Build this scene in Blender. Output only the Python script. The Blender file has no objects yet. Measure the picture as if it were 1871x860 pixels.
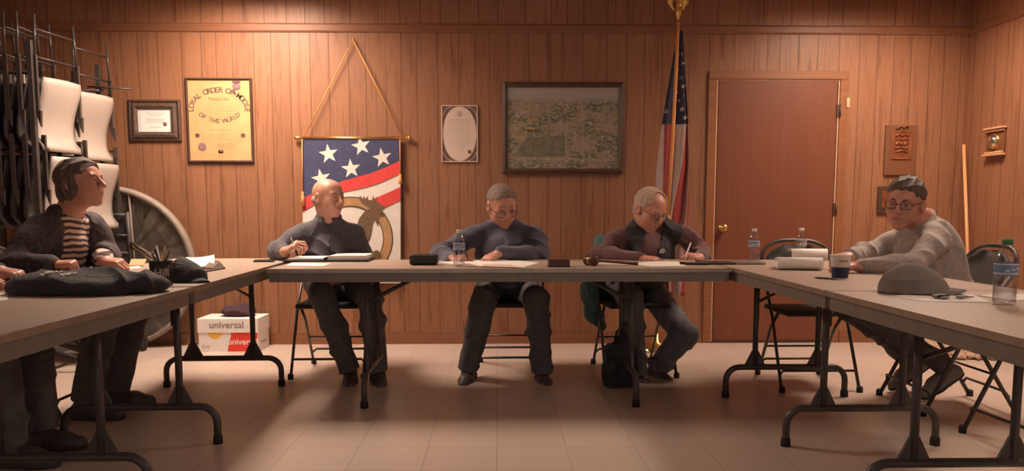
import bpy, bmesh, math, random
import numpy as np
from mathutils import Vector, Matrix

random.seed(7)
SC = bpy.context.scene
COL = SC.collection

# ------------------------------------------------------------------ camera
F_PX = 1423.0
PITCH, YAW = math.radians(5.7), math.radians(1.14)
PPX, PPY, CAM_H = 935.5, 526.0, 1.04
FWD = np.array([math.sin(YAW)*math.cos(PITCH), math.cos(YAW)*math.cos(PITCH), -math.sin(PITCH)])
RGT = np.array([math.cos(YAW), -math.sin(YAW), 0.0])
UPV = np.cross(RGT, FWD)
CAM = np.array([0.0, 0.0, CAM_H])

def _ray(x, y): return FWD + RGT*(x-PPX)/F_PX - UPV*(y-PPY)/F_PX
def at(x, y, Y):
    d = _ray(x, y); return CAM + d*(Y/d[1])
def onz(x, y, z):
    d = _ray(x, y); return CAM + d*((z-CAM_H)/d[2])
def onx(x, y, X):
    d = _ray(x, y); return CAM + d*(X/d[0])

cam_d = bpy.data.cameras.new('camera'); cam = bpy.data.objects.new('camera', cam_d); COL.objects.link(cam)
cam_d.sensor_width = 36; cam_d.lens = F_PX/1871*36; cam_d.shift_y = (PPY-430)/1871
cam.location = CAM; cam.rotation_euler = (math.pi/2-PITCH, 0, -YAW)
cam_d.clip_start = 0.05
SC.camera = cam

# ------------------------------------------------------------------ materials
def mat(name, col, rough=0.6, metal=0.0, var=0.0, vscale=20.0, bump=0.0, bscale=60.0, spec=0.5, sheen=0.0, stretch=None):
    m = bpy.data.materials.new(name); m.use_nodes = True
    nt = m.node_tree; N = nt.nodes; L = nt.links
    b = N['Principled BSDF']
    b.inputs['Roughness'].default_value = rough; b.inputs['Metallic'].default_value = metal
    b.inputs['Specular IOR Level'].default_value = spec
    if sheen: b.inputs['Sheen Weight'].default_value = sheen
    c = (*col, 1.0)
    tc = N.new('ShaderNodeTexCoord'); src = tc.outputs['Object']
    if stretch:
        mp = N.new('ShaderNodeMapping'); mp.inputs['Scale'].default_value = stretch
        L.new(src, mp.inputs['Vector']); src = mp.outputs['Vector']
    if var:
        n = N.new('ShaderNodeTexNoise'); n.inputs['Scale'].default_value = vscale; n.inputs['Detail'].default_value = 4
        L.new(src, n.inputs['Vector'])
        r = N.new('ShaderNodeValToRGB'); r.color_ramp.elements[0].position = 0.3; r.color_ramp.elements[1].position = 0.7
        r.color_ramp.elements[0].color = (*[max(0, x*(1-var)) for x in col], 1); r.color_ramp.elements[1].color = (*[min(1, x*(1+var)) for x in col], 1)
        L.new(n.outputs['Fac'], r.inputs['Fac']); L.new(r.outputs['Color'], b.inputs['Base Color'])
    else:
        b.inputs['Base Color'].default_value = c
    if bump:
        n2 = N.new('ShaderNodeTexNoise'); n2.inputs['Scale'].default_value = bscale; n2.inputs['Detail'].default_value = 3
        L.new(src, n2.inputs['Vector'])
        bp = N.new('ShaderNodeBump'); bp.inputs['Strength'].default_value = bump; bp.inputs['Distance'].default_value = 0.6/bscale; n2.inputs['Distortion'].default_value = 0.8
        L.new(n2.outputs['Fac'], bp.inputs['Height']); L.new(bp.outputs['Normal'], b.inputs['Normal'])
    return m

def mat_emit(name, col, strength):
    m = bpy.data.materials.new(name); m.use_nodes = True
    nt = m.node_tree; nt.nodes.remove(nt.nodes['Principled BSDF'])
    e = nt.nodes.new('ShaderNodeEmission'); e.inputs['Color'].default_value = (*col, 1); e.inputs['Strength'].default_value = strength
    nt.links.new(e.outputs[0], nt.nodes['Material Output'].inputs['Surface'])
    return m

def mat_clear(name, tint, amount=0.1, rough=0.05, bump=0.0):
    """thin clear plastic: mostly see-through with a fresnel gloss"""
    m = bpy.data.materials.new(name); m.use_nodes = True
    nt = m.node_tree; N = nt.nodes; L = nt.links; N.remove(N['Principled BSDF'])
    t = N.new('ShaderNodeBsdfTransparent'); t.inputs['Color'].default_value = (*tint, 1)
    g = N.new('ShaderNodeBsdfGlossy'); g.inputs['Roughness'].default_value = rough
    lw = N.new('ShaderNodeLayerWeight'); lw.inputs['Blend'].default_value = 0.35
    mr = N.new('ShaderNodeMapRange'); mr.inputs['To Min'].default_value = amount*0.5; mr.inputs['To Max'].default_value = min(1, amount*5)
    L.new(lw.outputs['Facing'], mr.inputs['Value'])
    mx = N.new('ShaderNodeMixShader'); L.new(mr.outputs['Result'], mx.inputs['Fac'])
    L.new(t.outputs[0], mx.inputs[1]); L.new(g.outputs[0], mx.inputs[2])
    if bump:
        tc = N.new('ShaderNodeTexCoord'); n2 = N.new('ShaderNodeTexNoise'); n2.inputs['Scale'].default_value = 60
        L.new(tc.outputs['Object'], n2.inputs['Vector'])
        bp = N.new('ShaderNodeBump'); bp.inputs['Strength'].default_value = bump
        L.new(n2.outputs['Fac'], bp.inputs['Height']); L.new(bp.outputs['Normal'], g.inputs['Normal'])
    L.new(mx.outputs[0], N['Material Output'].inputs['Surface'])
    return m

def mat_panel(name, axis, lo, hi, groove=7.2, seed=0.0, plain=False, rough=0.42):
    """wood-grained sheet panelling with vertical grooves; axis is the horizontal axis of the wall"""
    m = bpy.data.materials.new(name); m.use_nodes = True
    nt = m.node_tree; N = nt.nodes; L = nt.links; b = N['Principled BSDF']
    b.inputs['Roughness'].default_value = rough; b.inputs['Specular IOR Level'].default_value = 0.35
    geo = N.new('ShaderNodeNewGeometry'); sp = N.new('ShaderNodeSeparateXYZ'); L.new(geo.outputs['Position'], sp.inputs[0])
    h = sp.outputs[axis]
    ad = N.new('ShaderNodeMath'); ad.operation = 'ADD'; ad.inputs[1].default_value = 20+seed; L.new(h, ad.inputs[0])
    # plank index for tone changes
    vo = N.new('ShaderNodeTexVoronoi'); vo.voronoi_dimensions = '1D'; vo.feature = 'DISTANCE_TO_EDGE'; vo.inputs['Scale'].default_value = groove; vo.inputs['Randomness'].default_value = 0.75
    L.new(ad.outputs[0], vo.inputs['W'])
    vc = N.new('ShaderNodeTexVoronoi'); vc.voronoi_dimensions = '1D'; vc.feature = 'F1'; vc.inputs['Scale'].default_value = groove; vc.inputs['Randomness'].default_value = 0.75
    L.new(ad.outputs[0], vc.inputs['W'])
    # grain
    cx = N.new('ShaderNodeCombineXYZ')
    m1 = N.new('ShaderNodeMath'); m1.operation = 'MULTIPLY'; m1.inputs[1].default_value = 26; L.new(ad.outputs[0], m1.inputs[0])
    m2 = N.new('ShaderNodeMath'); m2.operation = 'MULTIPLY'; m2.inputs[1].default_value = 1.6; L.new(sp.outputs['Z'], m2.inputs[0])
    m3 = N.new('ShaderNodeMath'); m3.operation = 'MULTIPLY'; m3.inputs[1].default_value = 30; L.new(vc.outputs['Color'], m3.inputs[0])
    L.new(m1.outputs[0], cx.inputs['X']); L.new(m2.outputs[0], cx.inputs['Z']); L.new(m3.outputs[0], cx.inputs['Y'])
    ng = N.new('ShaderNodeTexNoise'); ng.inputs['Scale'].default_value = 1.0; ng.inputs['Detail'].default_value = 6; ng.inputs['Roughness'].default_value = 0.65; ng.inputs['Distortion'].default_value = 0.6
    L.new(cx.outputs[0], ng.inputs['Vector'])
    wv = N.new('ShaderNodeMath'); wv.operation = 'MULTIPLY'; wv.inputs[1].default_value = 16 if not plain else 7; L.new(ng.outputs['Fac'], wv.inputs[0])
    sn = N.new('ShaderNodeMath'); sn.operation = 'SINE'; L.new(wv.outputs[0], sn.inputs[0])
    mr = N.new('ShaderNodeMapRange'); mr.inputs['From Min'].default_value = -1; mr.inputs['From Max'].default_value = 1; L.new(sn.outputs[0], mr.inputs['Value'])
    mxa = N.new('ShaderNodeMath'); mxa.operation = 'MULTIPLY_ADD'; mxa.inputs[1].default_value = 0.45; L.new(mr.outputs[0], mxa.inputs[0])
    mh = N.new('ShaderNodeMath'); mh.operation = 'MULTIPLY'; mh.inputs[1].default_value = 0.55; L.new(ng.outputs['Fac'], mh.inputs[0]); L.new(mh.outputs[0], mxa.inputs[2])
    ramp = N.new('ShaderNodeValToRGB'); ramp.color_ramp.elements[0].color = (*lo, 1); ramp.color_ramp.elements[1].color = (*hi, 1)
    ramp.color_ramp.elements[0].position = 0.15; ramp.color_ramp.elements[1].position = 0.8
    L.new(mxa.outputs[0], ramp.inputs['Fac'])
    if plain:
        L.new(ramp.outputs['Color'], b.inputs['Base Color'])
        return m
    # plank tint
    hs = N.new('ShaderNodeHueSaturation'); L.new(ramp.outputs['Color'], hs.inputs['Color'])
    sv = N.new('ShaderNodeSeparateColor'); L.new(vc.outputs['Color'], sv.inputs[0])
    mv = N.new('ShaderNodeMapRange'); mv.inputs['To Min'].default_value = 0.93; mv.inputs['To Max'].default_value = 1.07; L.new(sv.outputs[0], mv.inputs['Value']); L.new(mv.outputs[0], hs.inputs['Value'])
    gr = N.new('ShaderNodeMapRange'); gr.inputs['From Min'].default_value = 0.0; gr.inputs['From Max'].default_value = 0.03; L.new(vo.outputs['Distance'], gr.inputs['Value'])
    mx = N.new('ShaderNodeMixRGB'); mx.inputs['Color1'].default_value = (lo[0]*0.5, lo[1]*0.5, lo[2]*0.5, 1)
    L.new(gr.outputs[0], mx.inputs['Fac']); L.new(hs.outputs['Color'], mx.inputs['Color2']); L.new(mx.outputs[0], b.inputs['Base Color'])
    bp = N.new('ShaderNodeBump'); bp.inputs['Strength'].default_value = 0.3; bp.inputs['Distance'].default_value = 0.003
    L.new(gr.outputs[0], bp.inputs['Height']); L.new(bp.outputs['Normal'], b.inputs['Normal'])
    return m

def mat_floor():
    m = bpy.data.materials.new('vinyl_tile'); m.use_nodes = True
    nt = m.node_tree; N = nt.nodes; L = nt.links; b = N['Principled BSDF']
    geo = N.new('ShaderNodeNewGeometry')
    br = N.new('ShaderNodeTexBrick'); br.offset = 0; br.inputs['Scale'].default_value = 1.0
    br.inputs['Brick Width'].default_value = 0.305; br.inputs['Row Height'].default_value = 0.305
    br.inputs['Mortar Size'].default_value = 0.0022; br.inputs['Mortar Smooth'].default_value = 0.3; br.inputs['Bias'].default_value = 0
    br.inputs['Color1'].default_value = (0.56, 0.455, 0.385, 1); br.inputs['Color2'].default_value = (0.60, 0.49, 0.415, 1); br.inputs['Mortar'].default_value = (0.36, 0.28, 0.23, 1)
    L.new(geo.outputs['Position'], br.inputs['Vector'])
    n = N.new('ShaderNodeTexNoise'); n.inputs['Scale'].default_value = 45; n.inputs['Detail'].default_value = 3; L.new(geo.outputs['Position'], n.inputs['Vector'])
    mr = N.new('ShaderNodeMapRange'); mr.inputs['To Min'].default_value = 0.95; mr.inputs['To Max'].default_value = 1.04; L.new(n.outputs['Fac'], mr.inputs['Value'])
    hs = N.new('ShaderNodeHueSaturation'); L.new(br.outputs['Color'], hs.inputs['Color']); L.new(mr.outputs[0], hs.inputs['Value'])
    L.new(hs.outputs['Color'], b.inputs['Base Color'])
    n2 = N.new('ShaderNodeTexNoise'); n2.inputs['Scale'].default_value = 1.2; L.new(geo.outputs['Position'], n2.inputs['Vector'])
    m2 = N.new('ShaderNodeMapRange'); m2.inputs['To Min'].default_value = 0.22; m2.inputs['To Max'].default_value = 0.38; L.new(n2.outputs['Fac'], m2.inputs['Value']); L.new(m2.outputs[0], b.inputs['Roughness'])
    b.inputs['Specular IOR Level'].default_value = 0.5
    return m

M = {}
WOOD_LO, WOOD_HI = (0.178, 0.075, 0.039), (0.31, 0.146, 0.078)
M['panel_x'] = mat_panel('panelling_back', 'X', WOOD_LO, WOOD_HI)
M['panel_y'] = mat_panel('panelling_side', 'Y', WOOD_LO, WOOD_HI, seed=3.3)
M['panel_top'] = mat_panel('panelling_upper', 'X', WOOD_LO, WOOD_HI, groove=6.1, seed=9.1)
M['trim'] = mat_panel('trim_wood', 'Z', (0.19, 0.078, 0.040), (0.30, 0.132, 0.068), plain=True)
M['door'] = mat_panel('door_wood', 'X', (0.155, 0.051, 0.026), (0.21, 0.072, 0.037), plain=True)
M['floor'] = mat_floor()
M['ceiling'] = mat('ceiling_tile', (0.55, 0.5, 0.45), 0.9, var=0.08, vscale=90, bump=0.2)
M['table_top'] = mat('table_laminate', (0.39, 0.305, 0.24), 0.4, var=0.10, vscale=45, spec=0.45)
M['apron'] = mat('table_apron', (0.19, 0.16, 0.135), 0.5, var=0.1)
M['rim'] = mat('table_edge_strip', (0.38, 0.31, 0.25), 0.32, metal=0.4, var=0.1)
M['leg_metal'] = mat('dark_enamel_steel', (0.07, 0.058, 0.052), 0.38, var=0.15)
M['chair_metal'] = mat('brown_enamel_steel', (0.066, 0.053, 0.048), 0.32, metal=0.2, var=0.15)
M['chair_seat'] = mat('dark_vinyl', (0.035, 0.028, 0.026), 0.75, var=0.2, bump=0.1)
M['rubber'] = mat('rubber', (0.02, 0.018, 0.018), 0.8, var=0.2)
M['resin'] = mat('white_resin', (0.43, 0.37, 0.325), 0.45, var=0.04, vscale=6)
M['paper'] = mat('paper', (0.80, 0.76, 0.72), 0.8, var=0.03, vscale=8)
M['paper_cream'] = mat('cream_paper', (0.62, 0.50, 0.42), 0.75, var=0.06, vscale=10)
M['yellow'] = mat('parchment', (0.52, 0.33, 0.145), 0.6, var=0.10, vscale=9)
M['ink'] = mat('dark_ink', (0.12, 0.06, 0.05), 0.7, var=0.1)
M['ink_soft'] = mat('faint_ink', (0.45, 0.30, 0.14), 0.7, var=0.1)
M['ink_grey'] = mat('grey_ink', (0.42, 0.33, 0.28), 0.7, var=0.1)
M['purple'] = mat('purple_seal', (0.24, 0.13, 0.14), 0.6, var=0.25, vscale=60)
M['frame_dark'] = mat('dark_frame', (0.070, 0.035, 0.022), 0.45, var=0.25, vscale=30)
M['frame_carved'] = mat('carved_frame', (0.085, 0.050, 0.035), 0.5, var=0.5, vscale=60, bump=0.6, bscale=90)
M['gold'] = mat('brass', (0.72, 0.47, 0.17), 0.28, metal=1.0, var=0.08)
M['cord'] = mat('gold_cord', (0.72, 0.33, 0.10), 0.7, var=0.2, vscale=200)
M['flag_blue'] = mat('navy_cloth', (0.047, 0.052, 0.115), 0.8, var=0.15, bump=0.1, bscale=300)
M['flag_red'] = mat('red_cloth', (0.63, 0.055, 0.05), 0.8, var=0.1, bump=0.1, bscale=300)
M['flag_white'] = mat('white_cloth', (0.72, 0.67, 0.60), 0.8, var=0.05, bump=0.1, bscale=300)
M['usflag_red'] = mat('deep_red_cloth', (0.27, 0.035, 0.035), 0.8, var=0.15)
M['usflag_white'] = mat('shaded_white_cloth', (0.46, 0.37, 0.33), 0.8, var=0.08)  # white lowered so the shade on the flag sits in the colour
M['usflag_blue'] = mat('dark_navy_cloth', (0.022, 0.022, 0.05), 0.8, var=0.15)
M['tan'] = mat('tan_print', (0.42, 0.235, 0.105), 0.8, var=0.12)
M['moose'] = mat('brown_print', (0.145, 0.085, 0.045), 0.8, var=0.3, vscale=80)
M['outline'] = mat('dark_print', (0.05, 0.03, 0.02), 0.8, var=0.1)
M['black_cloth'] = mat('black_cloth', (0.022, 0.021, 0.025), 0.85, var=0.3, bump=0.3, bscale=25, sheen=0.1)
M['black_plastic'] = mat('black_plastic', (0.014, 0.012, 0.012), 0.35, var=0.15)
M['leather'] = mat('dark_leather', (0.022, 0.015, 0.014), 0.5, var=0.3, bump=0.3)
M['red_wood'] = mat('red_brown_wood', (0.075, 0.020, 0.012), 0.4, var=0.2, stretch=(2, 20, 20))
M['grey_cap'] = mat('grey_twill', (0.20, 0.165, 0.15), 0.9, var=0.1, bump=0.2, bscale=120)
M['blue_print'] = mat('blue_print', (0.16, 0.25, 0.42), 0.5, var=0.2, vscale=50)
M['navy_print'] = mat('navy_print', (0.03, 0.045, 0.10), 0.5, var=0.1)
M['cup_white'] = mat('white_card', (0.72, 0.66, 0.6), 0.5, var=0.03)
M['copper'] = mat('copper_relief', (0.30, 0.105, 0.045), 0.38, metal=0.5, var=0.3, vscale=25, bump=0.25, bscale=70)
M['plaque'] = mat('plaque_wood', (0.175, 0.068, 0.03), 0.5, var=0.2, stretch=(20, 20, 2))
M['chrome'] = mat('chrome', (0.75, 0.68, 0.6), 0.14, metal=1.0, var=0.03)
M['handle_wood'] = mat('pale_wood', (0.66, 0.32, 0.13), 0.5, var=0.12, stretch=(30, 30, 2))
M['pole_wood'] = mat('varnished_pole', (0.52, 0.20, 0.055), 0.4, var=0.2, stretch=(30, 30, 3))
M['yarn'] = mat('mop_yarn', (0.42, 0.28, 0.20), 0.95, var=0.35, vscale=50, bump=0.8, bscale=60)
M['teal'] = mat('teal_cloth', (0.055, 0.12, 0.115), 0.85, var=0.2, bump=0.4, bscale=18)
M['purple_cloth'] = mat('dark_purple_cloth', (0.05, 0.022, 0.035), 0.9, var=0.3, bump=0.4, bscale=25)
M['box_white'] = mat('white_carton', (0.78, 0.74, 0.70), 0.7, var=0.04)
M['box_red'] = mat('red_carton', (0.72, 0.045, 0.03), 0.6, var=0.04)
M['box_yellow'] = mat('yellow_carton', (0.80, 0.46, 0.06), 0.6, var=0.05)
M['box_grey'] = mat('grey_lettering', (0.28, 0.22, 0.23), 0.6, var=0.05)
M['grey_round'] = mat('grey_table_underside', (0.20, 0.165, 0.14), 0.6, var=0.12, vscale=8)
M['rim_round'] = mat('grey_table_band', (0.26, 0.215, 0.18), 0.6, var=0.1)
M['dark_panel'] = mat('dark_grey_steel', (0.055, 0.045, 0.043), 0.5, var=0.2)
M['bottle'] = mat_clear('clear_plastic', (0.93, 0.93, 0.93), 0.14, 0.06)
M['water'] = mat_clear('water', (0.90, 0.91, 0.92), 0.10, 0.03, bump=0.3)
M['lens'] = mat_clear('spectacle_lens', (0.93, 0.93, 0.93), 0.05, 0.02)
M['glazing'] = mat_clear('frame_glass', (0.97, 0.97, 0.97), 0.02, 0.12)
M['green_cap'] = mat('green_plastic', (0.06, 0.20, 0.08), 0.45, var=0.05)
M['white_cap'] = mat('white_plastic', (0.75, 0.7, 0.66), 0.4, var=0.03)
M['silver'] = mat('silver_grey_plastic', (0.25, 0.22, 0.21), 0.3, metal=0.5, var=0.1)
M['tan_card'] = mat('tan_envelope', (0.46, 0.29, 0.15), 0.8, var=0.08)
M['shoe_dark'] = mat('dark_shoe', (0.075, 0.064, 0.060), 0.5, var=0.3, bump=0.2)
M['shoe_grey'] = mat('grey_suede_shoe', (0.19, 0.16, 0.145), 0.8, var=0.2)
M['sole'] = mat('shoe_sole', (0.05, 0.042, 0.038), 0.8, var=0.2)
M['skin_fair'] = mat('fair_skin', (0.56, 0.29, 0.205), 0.42, var=0.07, vscale=30, bump=0.08, bscale=180)
M['skin_ruddy'] = mat('ruddy_skin', (0.50, 0.235, 0.165), 0.45, var=0.09, vscale=30, bump=0.08, bscale=180)
M['lips'] = mat('lips', (0.42, 0.175, 0.13), 0.45, var=0.05)
M['eye_white'] = mat('eye', (0.60, 0.52, 0.46), 0.25, var=0.02)
M['iris'] = mat('iris', (0.035, 0.025, 0.02), 0.2, var=0.1)
M['hair_grey'] = mat('grey_hair', (0.20, 0.145, 0.115), 0.75, var=0.45, vscale=120, bump=0.8, bscale=220)
M['hair_light'] = mat('pale_grey_hair', (0.40, 0.29, 0.22), 0.75, var=0.35, vscale=120, bump=0.8, bscale=220)
M['hair_dark'] = mat('dark_brown_hair', (0.115, 0.08, 0.07), 0.7, var=0.45, vscale=120, bump=0.8, bscale=220)
M['hair_brown'] = mat('grey_brown_hair', (0.105, 0.075, 0.06), 0.7, var=0.45, vscale=120, bump=0.8, bscale=220)
M['navy_shirt'] = mat('navy_shirt_cloth', (0.066, 0.060, 0.072), 0.8, var=0.12, bump=0.25, bscale=22, sheen=0.15)
M['blue_sweat'] = mat('slate_blue_sweatshirt', (0.068, 0.072, 0.098), 0.9, var=0.15, bump=0.25, bscale=25, sheen=0.2)
M['maroon'] = mat('maroon_knit', (0.125, 0.056, 0.060), 0.9, var=0.15, bump=0.3, bscale=25, sheen=0.2)
M['vest'] = mat('black_vest_cloth', (0.034, 0.032, 0.031), 0.85, var=0.2, bump=0.3, bscale=20)
M['grey_sweat'] = mat('heather_grey_sweatshirt', (0.34, 0.29, 0.26), 0.92, var=0.12, vscale=60, bump=0.25, bscale=25, sheen=0.2)
M['dark_grey_knit'] = mat('dark_grey_knit', (0.06, 0.05, 0.045), 0.9, var=0.15)
M['woman_jacket'] = mat('dark_print_jacket', (0.052, 0.038, 0.042), 0.85, var=0.55, vscale=45, bump=0.3, bscale=25)
M['pants_dark'] = mat('charcoal_trousers', (0.125, 0.112, 0.106), 0.85, var=0.2, bump=0.3, bscale=18)
M['pants_black'] = mat('black_trousers', (0.105, 0.098, 0.098), 0.85, var=0.2, bump=0.3, bscale=18)
M['pants_olive'] = mat('dark_olive_trousers', (0.075, 0.066, 0.058), 0.85, var=0.2, bump=0.3, bscale=18)
M['jeans'] = mat('worn_blue_jeans', (0.11, 0.112, 0.12), 0.85, var=0.25, vscale=12, bump=0.3, bscale=20)
M['pants_grey'] = mat('dark_grey_jeans', (0.15, 0.15, 0.155), 0.85, var=0.2, bump=0.3, bscale=20)
M['glasses'] = mat('dark_spectacle_frame', (0.03, 0.02, 0.017), 0.3, var=0.1)
M['watch'] = mat('watch_metal', (0.3, 0.26, 0.22), 0.3, metal=0.9, var=0.1)
M['plug'] = mat('dark_port', (0.01, 0.01, 0.01), 0.7, var=0.1)

# stripes of the woman's top: alternating bands in height
def mat_stripes():
    m = bpy.data.materials.new('striped_knit'); m.use_nodes = True
    nt = m.node_tree; N = nt.nodes; L = nt.links; b = N['Principled BSDF']; b.inputs['Roughness'].default_value = 0.9
    tc = N.new('ShaderNodeTexCoord'); n = N.new('ShaderNodeTexNoise'); n.inputs['Scale'].default_value = 9
    L.new(tc.outputs['Object'], n.inputs['Vector'])
    sp = N.new('ShaderNodeSeparateXYZ'); L.new(tc.outputs['Object'], sp.inputs[0])
    a = N.new('ShaderNodeMath'); a.operation = 'MULTIPLY_ADD'; a.inputs[1].default_value = 0.05; L.new(n.outputs['Fac'], a.inputs[0]); L.new(sp.outputs['Z'], a.inputs[2])
    mu = N.new('ShaderNodeMath'); mu.operation = 'MULTIPLY'; mu.inputs[1].default_value = 205; L.new(a.outputs[0], mu.inputs[0])
    s = N.new('ShaderNodeMath'); s.operation = 'SINE'; L.new(mu.outputs[0], s.inputs[0])
    r = N.new('ShaderNodeValToRGB'); r.color_ramp.elements[0].position = 0.42; r.color_ramp.elements[1].position = 0.5
    r.color_ramp.elements[0].color = (0.07, 0.035, 0.035, 1); r.color_ramp.elements[1].color = (0.62, 0.48, 0.42, 1)
    mr = N.new('ShaderNodeMapRange'); mr.inputs['From Min'].default_value = -1; L.new(s.outputs[0], mr.inputs['Value']); L.new(mr.outputs[0], r.inputs['Fac'])
    L.new(r.outputs['Color'], b.inputs['Base Color'])
    return m
M['stripes'] = mat_stripes()

# the aerial photograph: a printed landscape (sky strip, dark woods, pale fields), mottled
def mat_aerial(x0, x1, z0, z1):
    m = bpy.data.materials.new('aerial_print'); m.use_nodes = True
    nt = m.node_tree; N = nt.nodes; L = nt.links; b = N['Principled BSDF']; b.inputs['Roughness'].default_value = 0.55
    geo = N.new('ShaderNodeNewGeometry')
    mp = N.new('ShaderNodeMapping'); mp.inputs['Scale'].default_value = (1, 1, 1.8); L.new(geo.outputs['Position'], mp.inputs['Vector'])
    n = N.new('ShaderNodeTexNoise'); n.inputs['Scale'].default_value = 34; n.inputs['Detail'].default_value = 8; n.inputs['Roughness'].default_value = 0.75; L.new(mp.outputs[0], n.inputs['Vector'])
    r = N.new('ShaderNodeValToRGB'); e = r.color_ramp.elements
    e[0].position = 0.38; e[0].color = (0.06, 0.062, 0.04, 1); e[1].position = 0.66; e[1].color = (0.50, 0.41, 0.30, 1)
    k = e.new(0.5); k.color = (0.15, 0.15, 0.095, 1)
    L.new(n.outputs['Fac'], r.inputs['Fac'])
    n3 = N.new('ShaderNodeTexNoise'); n3.inputs['Scale'].default_value = 5; n3.inputs['Detail'].default_value = 2; L.new(mp.outputs[0], n3.inputs['Vector'])
    mx3 = N.new('ShaderNodeMixRGB'); mx3.blend_type = 'MIX'; mx3.inputs['Color2'].default_value = (0.36, 0.27, 0.19, 1)
    m3 = N.new('ShaderNodeMapRange'); m3.inputs['From Min'].default_value = 0.45; m3.inputs['From Max'].default_value = 0.62; m3.inputs['To Max'].default_value = 0.6
    L.new(n3.outputs['Fac'], m3.inputs['Value']); L.new(m3.outputs[0], mx3.inputs['Fac']); L.new(r.outputs['Color'], mx3.inputs['Color1'])
    sp = N.new('ShaderNodeSeparateXYZ'); L.new(geo.outputs['Position'], sp.inputs[0])
    sky = N.new('ShaderNodeMapRange'); sky.inputs['From Min'].default_value = z0+(z1-z0)*0.80; sky.inputs['From Max'].default_value = z0+(z1-z0)*0.88; L.new(sp.outputs['Z'], sky.inputs['Value'])
    mx = N.new('ShaderNodeMixRGB'); mx.inputs['Color2'].default_value = (0.33, 0.31, 0.28, 1); L.new(sky.outputs[0], mx.inputs['Fac']); L.new(mx3.outputs[0], mx.inputs['Color1'])
    L.new(mx.outputs[0], b.inputs['Base Color'])
    return m

# ------------------------------------------------------------------ mesh building
def unit(v):
    v = np.asarray(v, float); return v/max(1e-9, np.linalg.norm(v))

def frame_from(z, hint=(0, 0, 1)):
    z = unit(z); h = np.asarray(hint, float)
    if abs(z @ unit(h)) > 0.98: h = np.array([1.0, 0, 0]) if abs(z[0]) < 0.9 else np.array([0, 1.0, 0])
    x = unit(np.cross(h, z)); y = np.cross(z, x)
    return x, y, z

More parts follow.
